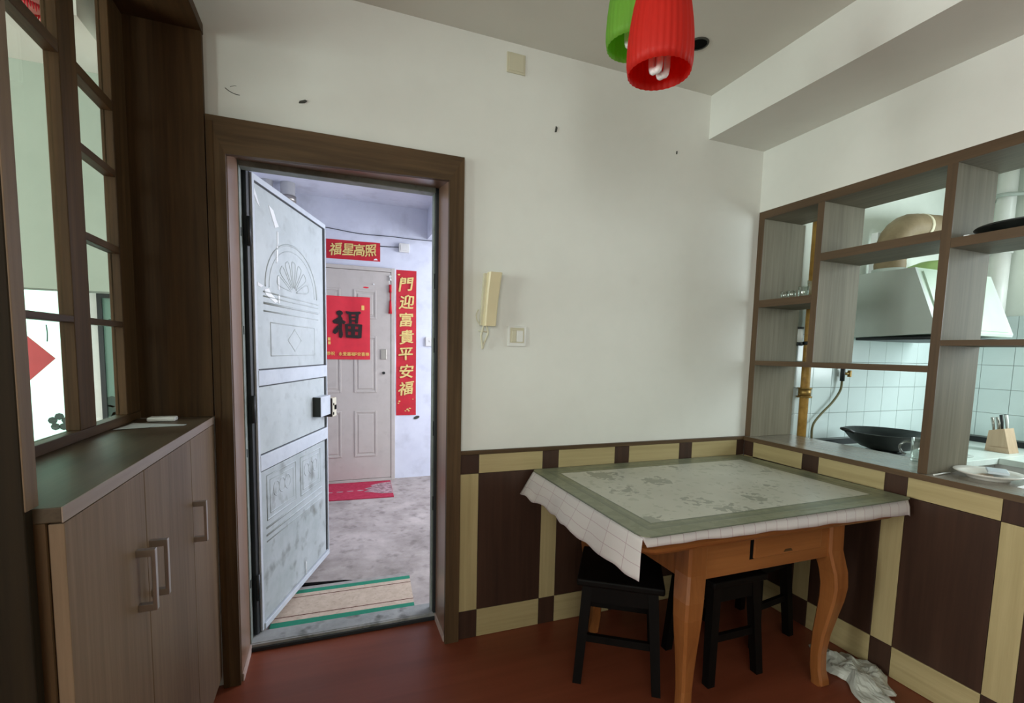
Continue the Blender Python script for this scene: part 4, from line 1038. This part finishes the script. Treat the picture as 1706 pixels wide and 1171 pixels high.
# crumpled white plastic sheet on the floor in the corner right of the table
random.seed(11)
def bagf(u, v):
    a = 2 * PI * u; r = v
    R = 0.21 + 0.05 * math.sin(3 * a + 1) + 0.03 * math.sin(7 * a)
    px_, py_ = r * R * 0.55 * math.cos(a), r * R * 0.95 * math.sin(a); x = 1.935 + px_ * 0.9 + py_ * 0.35; y = -0.80 + py_ * 0.9 - px_ * 0.3
    z = 0.004 + 0.028 * (1 - r ** 2) + 0.03 * (mn.noise(Vector((x * 16, y * 16, 1.3))) + 0.3) * (1 - r ** 4) + 0.012 * abs(mn.noise(Vector((x * 45, y * 45, 4))))
    return (min(x, XR - 0.02), y, max(0.002, z))
mb = MB(); g = mb.grid(bagf, 60, 16, smooth=False); bmesh.ops.remove_doubles(mb.bm, verts=mb.bm.verts, dist=0.0008)
solo('plastic_sheet', mb, M['bag'], 'crumpled whitish plastic sheet on the floor right of the table leg', 'plastic bag')

# ------------------------------------------------------------------ intercom handset, light switch
t = thing('intercom_phone', 'ivory intercom handset hung on the white wall right of the doorway', 'intercom', (0.528, 0, 1.44))
mb = MB(); mb.hexa([(0.493, -0.022, 1.446), (0.548, -0.022, 1.446), (0.548, -0.0005, 1.446), (0.493, -0.0005, 1.446)], [(0.508, -0.022, 1.672), (0.57, -0.022, 1.672), (0.57, -0.0005, 1.672), (0.508, -0.0005, 1.672)]); part('cradle', mb, M['ivory_dark'], t)
mb = MB()
pr_ = [(0.0, 0.0), (0.0, -0.022), (0.0, 0)]
rings = []
for k in range(11):
    v = k / 10; z = 1.443 + 0.232 * v
    xc = 0.528 + 0.022 * v; w = 0.0265 + 0.003 * v
    d = 0.020 + 0.014 * (2 * abs(v - 0.5)) ** 2
    yo = -0.024 - d - 0.006 * math.sin(PI * v)
    c = 0.006
    rings.append([mb.bm.verts.new(p) for p in ((xc - w, -0.022, z), (xc - w, yo + c, z), (xc - w + c, yo, z), (xc + w - c, yo, z), (xc + w, yo + c, z), (xc + w, -0.022, z))])
for a, c in zip(rings, rings[1:]):
    for i in range(6):
        f = mb.bm.faces.new((a[i], a[(i + 1) % 6], c[(i + 1) % 6], c[i])); f.smooth = False
mb.cap(rings[0], True); mb.cap(rings[-1])
part('handset', mb, M['ivory'], t)
mb = MB(); mb.tube(spline([(0.515, -0.012, 1.447), (0.497, -0.008, 1.45), (0.481, -0.006, 1.47), (0.478, -0.006, 1.495), (0.487, -0.006, 1.515)], 6), 0.0022, 6)
mb.tube(spline([(0.505, -0.03, 1.445), (0.500, -0.03, 1.425), (0.496, -0.025, 1.40), (0.503, -0.02, 1.36), (0.505, -0.018, 1.345), (0.512, -0.02, 1.37), (0.526, -0.028, 1.41), (0.522, -0.03, 1.43), (0.518, -0.03, 1.445)], 6), 0.0045, 8)
mb.tube(spline([(0.485, -0.02, 1.422), (0.50, -0.03, 1.420), (0.528, -0.026, 1.417)], 4), 0.003, 6)
part('cord', mb, M['ivory_dark'], t)
t = thing('light_switch', 'white double light switch right of the intercom handset', 'light switch', (0.671, 0, 1.357))
mb = MB(); mb.box(0.627, 0.715, -0.009, -0.0004, 1.358, 1.450, 0.003); pl = part('plate', mb, M['white_plastic'], t)
mb = MB(); mb.box(0.637, 0.705, -0.0105, -0.008, 1.374, 1.442, 0.0015); part('frame', mb, M['ivory_dark'], pl)
mb = MB(); mb.box(0.644, 0.665, -0.0135, -0.009, 1.378, 1.43, 0.002); part('rocker', mb, M['ivory_dark'], pl)
mb = MB(); mb.box(0.668, 0.699, -0.013, -0.009, 1.378, 1.43, 0.002); part('rocker', mb, M['white_plastic'], pl)

# ------------------------------------------------------------------ ceiling: open lamp hole, two pendant lamps
t = thing('downlight_hole', 'empty dark round downlight socket in the ceiling beside the red lamp', 'ceiling light', (1.352, -0.302, HC - 0.004))
mb = MB(); mb.cyl((1.352, -0.302, HC - 0.003), (1.352, -0.302, HC - 0.0002), 0.036, n=24); part('socket', mb, M['dark_gap'], t)
mb = MB(); _, r_ = mb.lathe([(0.037, -0.0002), (0.038, -0.006), (0.043, -0.004), (0.044, -0.0002)], (1.352, -0.302, HC), 28); part('rim', mb, M['soil'], t)
def pendant(cx, cy, z0, dia, h, mat, label, name='pendant_lamp'):
    t = thing(name, label, 'pendant lamp', (cx, cy, z0), 'pleated pendant lamps')
    R = dia / 2; N = 128
    prof = [(0.955, 0.0), (1.0, 0.10), (1.005, 0.2), (0.985, 0.34), (0.94, 0.48), (0.87, 0.63), (0.77, 0.78), (0.62, 0.90), (0.40, 0.985), (0.2, 1.0)]
    mb = MB(); mb.lathe([(R * r, h * z) for r, z in prof], (cx, cy, z0), N, rf=lambda i, k: 1 + 0.014 * math.cos(2 * PI * i / N * 32) * (1.0 if k < 8 else 0.3))
    o = part('shade', mb, M[mat], t); sd = o.modifiers.new('thick', 'SOLIDIFY'); sd.thickness = 0.0012; sd.offset = -1
    mb = MB(); mb.cyl((cx, cy, z0 + h * 0.995), (cx, cy, HC - 0.02), 0.004, n=8); part('cord', mb, M['white_plastic'], t)
    mb = MB(); mb.cyl((cx, cy, z0 + h * 0.80), (cx, cy, z0 + h * 1.02), 0.022, n=16); mb.cyl((cx, cy, z0 + h * 0.62), (cx, cy, z0 + h * 0.80), 0.026, 0.024, n=16); sk = part('lamp_holder', mb, M['white_plastic'], t)
    mb = MB()
    for a in (0.4, 0.4 + PI):
        ox, oy = 0.016 * math.cos(a), 0.014 * math.sin(a); px, py = -math.sin(a) * 0.011, math.cos(a) * 0.011
        zt_, zb_ = z0 + h * 0.62, z0 + 0.004
        mb.tube(spline([(cx + ox - px, cy + oy - py, zt_), (cx + ox - px, cy + oy - py, zb_ + 0.014), (cx + ox, cy + oy, zb_), (cx + ox + px, cy + oy + py, zb_ + 0.014), (cx + ox + px, cy + oy + py, zt_)], 6), 0.0082, 8)
    part('lamp_tube', mb, M['tube'], sk)
    mb = MB(); mb.lathe([(0.05, 0.0), (0.046, -0.012), (0.03, -0.02), (0.005, -0.022)], (cx, cy, HC - 0.0003), 24); part('ceiling_rose', mb, M['white_plastic'], t)
pendant(0.648, -1.000, 2.030, 0.158, 0.24, 'red_lamp', 'red pleated plastic pendant lamp with open bottom, in front of the green one')
pendant(0.712, -0.785, 2.225, 0.158, 0.24, 'green_lamp', 'green pleated plastic pendant lamp partly hidden behind the red one')
# ------------------------------------------------------------------ open shelf divider above the ledge
t = thing('open_shelf', 'open brown wooden shelf divider between dining room and kitchen', 'shelf', (2.24, -0.8, 0.886))
Z0s, Z1s = 0.8865, 2.121
YE = -2.4
def upright(y0, y1, z0, z1, name='upright', xb=2.368):
    mb = MB(); mb.box(XR + 0.002, xb, y0, y1, z0, z1, 0.001); o = part(name, mb, M['shelfwood'], t)
    mb = MB(); mb.box(XR - 0.0005, XR + 0.0025, y0 - 0.0004, y1 + 0.0004, z0, z1, 0.0006); part('edge_band', mb, M['shelfedge'], o)
def board(y0, y1, z0, z1, name='shelf_board', depth=2.368):
    mb = MB(); mb.box(XR + 0.002, depth, y0, y1, z0, z1, 0.001); o = part(name, mb, M['shelfwood_y'], t)
    mb = MB(); mb.box(XR - 0.0005, XR + 0.0025, y0, y1, z0 - 0.0004, z1 + 0.0004, 0.0006); part('edge_band', mb, M['shelfedge_y'], o)
upright(-0.036, -0.0005, Z0s, 2.08, xb=2.395)
upright(-0.375, -0.343, 1.3145, 2.08)
upright(-0.895, -0.862, Z0s, 2.08, xb=2.345)
upright(-1.80, -1.767, Z0s, 2.08)
board(YE, -0.0005, 2.08, Z1s, 'top_board')
board(-0.861, -0.037, 1.290, 1.314)
board(-0.342, -0.037, 1.606, 1.644)
board(-0.861, -0.376, 1.802, 1.838)
board(-1.766, -0.896, 1.765, 1.800, depth=2.345)
board(-1.766, -0.896, 1.395, 1.416, depth=2.345)
# glassware on the small shelf
def tumbler(x, y, r, h, label):
    mb = MB(); mb.lathe([(0.001, 0.0), (r * 0.8, 0.0), (r * 0.86, 0.004), (r * 0.97, h * 0.5), (r, h), (r - 0.0018, h), (r * 0.93, h * 0.5), (r * 0.78, 0.008), (0.001, 0.008)], (x, y, 1.6444), 20)
    return solo('tumbler', mb, M['glassware'], label, 'glass', 'small clear glasses on the shelf')
tumbler(2.155, -0.135, 0.022, 0.042, 'tiny clear glass, leftmost of the row of glasses on the small shelf')
tumbler(2.150, -0.180, 0.021, 0.042, 'tiny clear glass at the front of the small shelf, second from left')
tumbler(2.19, -0.215, 0.026, 0.062, 'short clear tumbler in the middle of the row on the small shelf')
tumbler(2.20, -0.265, 0.031, 0.088, 'wide clear tumbler near the upright on the small shelf')
tumbler(2.245, -0.31, 0.032, 0.098, 'tallest clear tumbler at the right end, behind on the small shelf')
# wide black pan on the upper right shelf
t = thing('frying_pan', 'wide black pan lying on the upper right shelf of the divider', 'pan', (2.23, -1.065, 1.8004))
mb = MB(); _, r_ = mb.lathe([(0.001, 0.003), (0.120, 0.0), (0.128, 0.002), (0.153, 0.024), (0.158, 0.026), (0.154, 0.030), (0.146, 0.026), (0.124, 0.006), (0.001, 0.007)], (2.23, -1.065, 1.8004), 40); part('pan_body', mb, M['wok'], t)
mb = MB(); mb.tube(spline([(2.23, -1.218, 1.826), (2.23, -1.29, 1.835), (2.23, -1.38, 1.84)], 4), 0.010, 8); part('handle', mb, M['black'], t)
mb = MB(); mb.box(2.095, 2.117, -0.945, -0.928, 1.8003, 1.806, 0.001)
solo('white_clip', mb, M['white_chip'], 'tiny white scrap under the rim of the black pan on the shelf', 'scrap')
# ledge: mug, plate with packet, chopsticks
t = thing('glass_mug', 'clear glass mug with a green leaf print on the divider ledge, beside the upright', 'mug', (2.335, -0.735, 0.8863))
mb = MB(); mb.lathe([(0.001, 0.0), (0.034, 0.0), (0.037, 0.004), (0.038, 0.05), (0.038, 0.104), (0.0355, 0.104), (0.0355, 0.05), (0.0345, 0.012), (0.001, 0.010)], (2.335, -0.735, 0.8863), 28); part('cup', mb, M['glassware'], t)
mb = MB(); mb.tube(spline([(2.317, -0.702, 0.97), (2.305, -0.683, 0.968), (2.297, -0.668, 0.945), (2.303, -0.68, 0.918), (2.318, -0.703, 0.912)], 6), 0.0045, 8); part('handle', mb, M['glassware'], t)
mb = MB()
for a0, z in ((4.05, 0.935), (4.35, 0.925), (4.2, 0.952)):
    c = Vector((2.335 + 0.0388 * math.cos(a0), -0.735 + 0.0388 * math.sin(a0), z)); tt = Vector((-math.sin(a0), math.cos(a0), 0)); up = Vector((0, 0, 1))
    vs = [mb.bm.verts.new(c + tt * (0.011 * math.cos(q * PI / 4)) + up * (0.014 * math.sin(q * PI / 4))) for q in range(8)]
    mb.bm.faces.new(vs)
part('leaf_print', mb, M['leaf_print'], t, 'green leaf print')
t = thing('plate', 'cream plate holding a small packet on the divider ledge right of the upright', 'plate', (2.26, -1.005, 0.8863))
mb = MB(); mb.lathe([(0.001, 0.004), (0.055, 0.004), (0.058, 0.0), (0.062, 0.0), (0.064, 0.006), (0.085, 0.015), (0.104, 0.024), (0.103, 0.027), (0.084, 0.019), (0.062, 0.010), (0.001, 0.009)], (2.26, -1.005, 0.8863), 40); part('dish', mb, M['plate'], t)
R20 = Matrix.Rotation(0.5, 3, 'Z')
mb = MB(); mb.box(2.245, 2.345, -1.045, -0.985, 0.9085, 0.919, 0.003, rot=R20, piv=(2.295, -1.015, 0.91)); 
solo('blue_packet', mb, M['porcelain'], 'flat pale packet with a blue edge lying on the cream plate', 'packet')
mb = MB(); mb.box(2.22, 2.262, -1.02, -0.985, 0.8965, 0.903, 0.002); solo('snack', mb, M['mat_cream'], 'small beige morsel on the cream plate beside the packet', 'food')
mb = MB(); mb.cyl((2.086, -0.918, 0.8905), (2.20, -0.912, 0.8905), 0.0035, 0.0028, 8); solo('chopstick', mb, M['white_plastic'], 'pale chopstick on the ledge beside the plate, end pointing to the room', 'chopstick')
mb = MB(); mb.prism([(2.18, -1.19), (2.36, -1.19), (2.39, -1.10), (2.20, -1.115)], 'z', 0.8863, 0.8885); solo('white_napkin', mb, M['white_chip'], 'white paper at the right end of the ledge beyond the plate', 'paper')

# ------------------------------------------------------------------ kitchen counters, cooker, wok
t = thing('kitchen_counter', 'white kitchen worktop running under the hood and along the window wall', 'counter', (3.2, -0.5, 0))
mb = MB(); mb.box(2.50, XK - 0.004, -0.55, -0.008, 0.765, 0.80, 0.003); mb.box(3.38, XK - 0.004, -2.0, -0.551, 0.765, 0.80, 0.003); part('worktop', mb, M['counter'], t)
mb = MB(); mb.box(2.505, XK - 0.01, -0.52, -0.02, 0.0, 0.764); mb.box(3.42, XK - 0.01, -1.98, -0.521, 0.0, 0.764); part('cupboards', mb, M['white_plastic'], t)
mb = MB(); mb.box(2.505, XK - 0.008, -0.018, -0.0085, 0.80, 0.835); mb.box(XK - 0.018, XK - 0.0085, -2.0, -0.02, 0.80, 0.835); part('upstand', mb, M['steel_dark'], t)
t = thing('gas_cooker', 'steel gas cooker under the wok in the kitchen', 'cooker', (3.0, -0.3, 0.80))
mb = MB(); mb.box(2.53, 3.25, -0.50, -0.09, 0.8003, 0.812, 0.004); part('hob', mb, M['steel'], t)
mb = MB(); mb.lathe([(0.05, 0.8122), (0.09, 0.815), (0.095, 0.822), (0.085, 0.826), (0.055, 0.82)], (2.80, -0.31, 0.0), 24); part('burner', mb, M['black'], t)
t = thing('wok', 'black iron wok with a small ear handle on the gas cooker', 'wok', (2.80, -0.31, 0.824))
wx, wy = 2.80, -0.31
mb = MB(); mb.lathe([(0.001, 0.822), (0.06, 0.826), (0.12, 0.846), (0.17, 0.882), (0.208, 0.928), (0.212, 0.931), (0.206, 0.933), (0.165, 0.888), (0.115, 0.854), (0.001, 0.832)], (wx, wy, 0), 40); part('bowl', mb, M['wok'], t)
hd = Vector((-0.94, 0.34, 0)).normalized(); pp = Vector((-hd.y, hd.x, 0))
c0 = Vector((wx, wy, 0.929)) + hd * 0.208
mb = MB(); mb.tube(spline([c0 + pp * 0.028, c0 + hd * 0.03 + pp * 0.026 + Vector((0, 0, 0.012)), c0 + hd * 0.046 + Vector((0, 0, 0.016)), c0 + hd * 0.03 - pp * 0.026 + Vector((0, 0, 0.012)), c0 - pp * 0.028], 6), 0.008, 8); part('handle', mb, M['black'], t)
mb = MB(); mb.tube(spline([Vector((wx, wy, 0.929)) - hd * 0.206, Vector((wx, wy, 0.94)) - hd * 0.33], 4), 0.011, 8); part('handle', mb, M['black'], t)
# knife block
t = thing('knife_block', 'beech knife block with knives and scissors in the kitchen corner', 'knife block', (3.66, -0.42, 0.8004))
rz = Matrix.Rotation(0.0, 3, 'Z')
mb = MB(); mb.prism([(-0.50, 0.8004), (-0.385, 0.8004), (-0.395, 0.925), (-0.465, 0.945)], 'x', 3.60, 3.70); part('block', mb, M['knife_wood'], t)
mb = MB(); mb.prism([(-0.503, 0.8004), (-0.41, 0.8004), (-0.415, 0.83), (-0.495, 0.83)], 'x', 3.594, 3.60); part('base_step', mb, M['knife_wood'], t)
for k, (yy, zz, mt, ln) in enumerate(((-0.408, 0.928, 'chrome', 0.075), (-0.425, 0.930, 'chrome', 0.06), (-0.447, 0.938, 'black', 0.085), (-0.46, 0.943, 'white_plastic', 0.08))):
    for xx in ((3.625, 3.675) if k % 2 == 0 else (3.65,)):
        mb = MB(); mb.tube([(xx, yy, zz - 0.01), (xx, yy + 0.006, zz + ln * 0.5), (xx, yy + 0.014, zz + ln)], [0.005, 0.007, 0.008], 6); part('knife_handle', mb, M[mt], t)

# ------------------------------------------------------------------ cooker hood with duct
t = thing('cooker_hood', 'grey slanted cooker hood with pale front over the wok', 'range hood', (3.15, -0.25, 1.45))
HX0, HX1 = 2.80, 3.50
side = [(-0.010, 1.462), (-0.495, 1.478), (-0.500, 1.492), (-0.372, 1.832), (-0.010, 1.832)]
mb = MB(); mb.prism(side, 'x', HX0 + 0.02, HX1 - 0.02); part('body', mb, M['hood_front'], t)
mb = MB(); mb.prism(side, 'x', HX0, HX0 + 0.02); part('side_panel', mb, M['steel'], t, 'dark grey brushed side panel')
mb = MB(); mb.prism(side, 'x', HX1 - 0.02, HX1); part('side_panel', mb, M['steel'], t, 'dark grey brushed side panel')
mb = MB(); mb.hexa([(HX0 + 0.05, -0.494, 1.50), (HX1 - 0.05, -0.494, 1.50), (HX1 - 0.05, -0.50, 1.505), (HX0 + 0.05, -0.50, 1.505)], [(HX0 + 0.05, -0.378, 1.81), (HX1 - 0.05, -0.378, 1.81), (HX1 - 0.05, -0.387, 1.815), (HX0 + 0.05, -0.387, 1.815)]); part('front_panel', mb, M['hood_front'], t)
mb = MB(); mb.box(HX0 + 0.05, HX1 - 0.05, -0.46, -0.06, 1.448, 1.466, 0.004); part('grease_filter', mb, M['steel_dark'], t)
mb = MB(); mb.lathe([(0.165, 0.0), (0.16, 0.035), (0.14, 0.075), (0.085, 0.098), (0.002, 0.104)], (3.325, -0.185, 1.833), 32); part('motor_dome', mb, M['green_shade'], t)
mb = MB(); mb.box(2.97, 3.0, -0.06, -0.02, 1.833, 2.10, 0.003); part('conduit', mb, M['white_chip'], t)
t = thing('exhaust_duct', 'brown wrapped exhaust duct bending from the hood top along the kitchen wall', 'duct', (3.3, -0.16, 1.84))
path = spline([(2.94, -0.16, 1.835), (2.94, -0.16, 1.93), (2.955, -0.16, 2.03), (3.03, -0.16, 2.10), (3.15, -0.16, 2.125), (3.42, -0.16, 2.14), (3.53, -0.13, 2.145), (3.57, -0.01, 2.15)], 5)
mb = MB(); mb.tube(path, [0.075 + 0.0022 * (k % 2) for k in range(len(path))], 20); part('flexible_pipe', mb, M['duct'], t)
mb = MB(); mb.tube([(3.16, -0.16, 2.1255), (3.185, -0.16, 2.127)], 0.0785, 20); part('tape_band', mb, M['duct_tape'], t)
mb = MB(); mb.cyl((2.94, -0.16, 1.833), (2.94, -0.16, 1.86), 0.085, n=24); part('collar', mb, M['steel'], t)

# ------------------------------------------------------------------ gas pipe, valve, hose, water pipe
t = thing('gas_pipe', 'ochre painted vertical gas pipe in the kitchen corner behind the shelf', 'pipe', (2.462, -0.055, 0.0))
mb = MB(); mb.cyl((2.462, -0.055, 0.0), (2.462, -0.055, HC), 0.024, n=18); part('riser', mb, M['gas_pipe'], t)
mb = MB(); mb.cyl((2.462, -0.055, 1.115), (2.462, -0.055, 1.155), 0.034, n=8); mb.cyl((2.462, -0.055, 1.105), (2.462, -0.055, 1.114), 0.040, n=18); mb.cyl((2.462, -0.055, 1.156), (2.462, -0.055, 1.163), 0.038, n=18); part('union_nut', mb, M['brass'], t)
mb = MB(); mb.cyl((2.462, -0.055, 1.41), (2.462, -0.055, 1.43), 0.029, n=18); mb.box(2.45, 2.474, -0.05, -0.002, 1.41, 1.43); part('wall_clamp', mb, M['steel_dark'], t)
t = thing('gas_valve', 'dark gas tap with brass lever and hanging hose on the white tiles', 'valve', (2.80, -0.035, 0.81))
mb = MB(); mb.cyl((2.80, -0.035, 1.20), (2.80, -0.035, 1.30), 0.013, n=12); mb.cyl((2.80, -0.035, 1.285), (2.80, -0.006, 1.285), 0.010, n=12); part('valve_body', mb, M['steel_dark'], t)
mb = MB(); mb.cyl((2.80, -0.035, 1.245), (2.84, -0.05, 1.245), 0.009, n=10); mb.box(2.832, 2.846, -0.060, -0.040, 1.225, 1.265, 0.003); part('lever', mb, M['brass'], t)
mb = MB(); mb.tube(spline([(2.80, -0.035, 1.20), (2.79, -0.035, 1.14), (2.73, -0.035, 1.07), (2.64, -0.035, 1.00), (2.575, -0.04, 0.94), (2.555, -0.05, 0.87), (2.555, -0.06, 0.815)], 8), 0.0065, 10); part('hose', mb, M['hose'], t)
t = thing('water_meter', 'small white meter body with dark fitting behind the gas pipe', 'meter', (2.413, -0.032, 1.42))
mb = MB(); mb.cyl((2.413, -0.032, 1.425), (2.413, -0.032, 1.50), 0.020, n=16); part('body', mb, M['white_plastic'], t)
for z0, z1 in ((1.405, 1.424), (1.501, 1.512)):
    mb = MB(); mb.cyl((2.413, -0.032, z0), (2.413, -0.032, z1), 0.022, n=12); part('fitting', mb, M['steel_dark'], t)
t = thing('water_pipe', 'thick white water pipe with clamps in the far kitchen corner', 'pipe', (3.87, -0.235, 1.5))
mb = MB(); mb.cyl((3.87, -0.235, 2.17), (3.87, -0.235, HC), 0.046, n=20); mb.cyl((3.87, -0.235, 2.02), (3.87, -0.235, 2.17), 0.058, 0.05, n=20); mb.cyl((3.87, -0.235, 1.50), (3.87, -0.235, 2.02), 0.05, n=20); part('pipe', mb, M['white_plastic'], t)
mb = MB(); mb.tube(spline([(3.945, -0.17, 2.37), (3.86, -0.165, 2.372), (3.80, -0.235, 2.375), (3.86, -0.31, 2.372), (3.945, -0.36, 2.37)], 6), 0.012, 8); mb.cyl((3.87, -0.235, 2.175), (3.87, -0.235, 2.20), 0.054, n=20); part('clamp', mb, M['steel'], t)
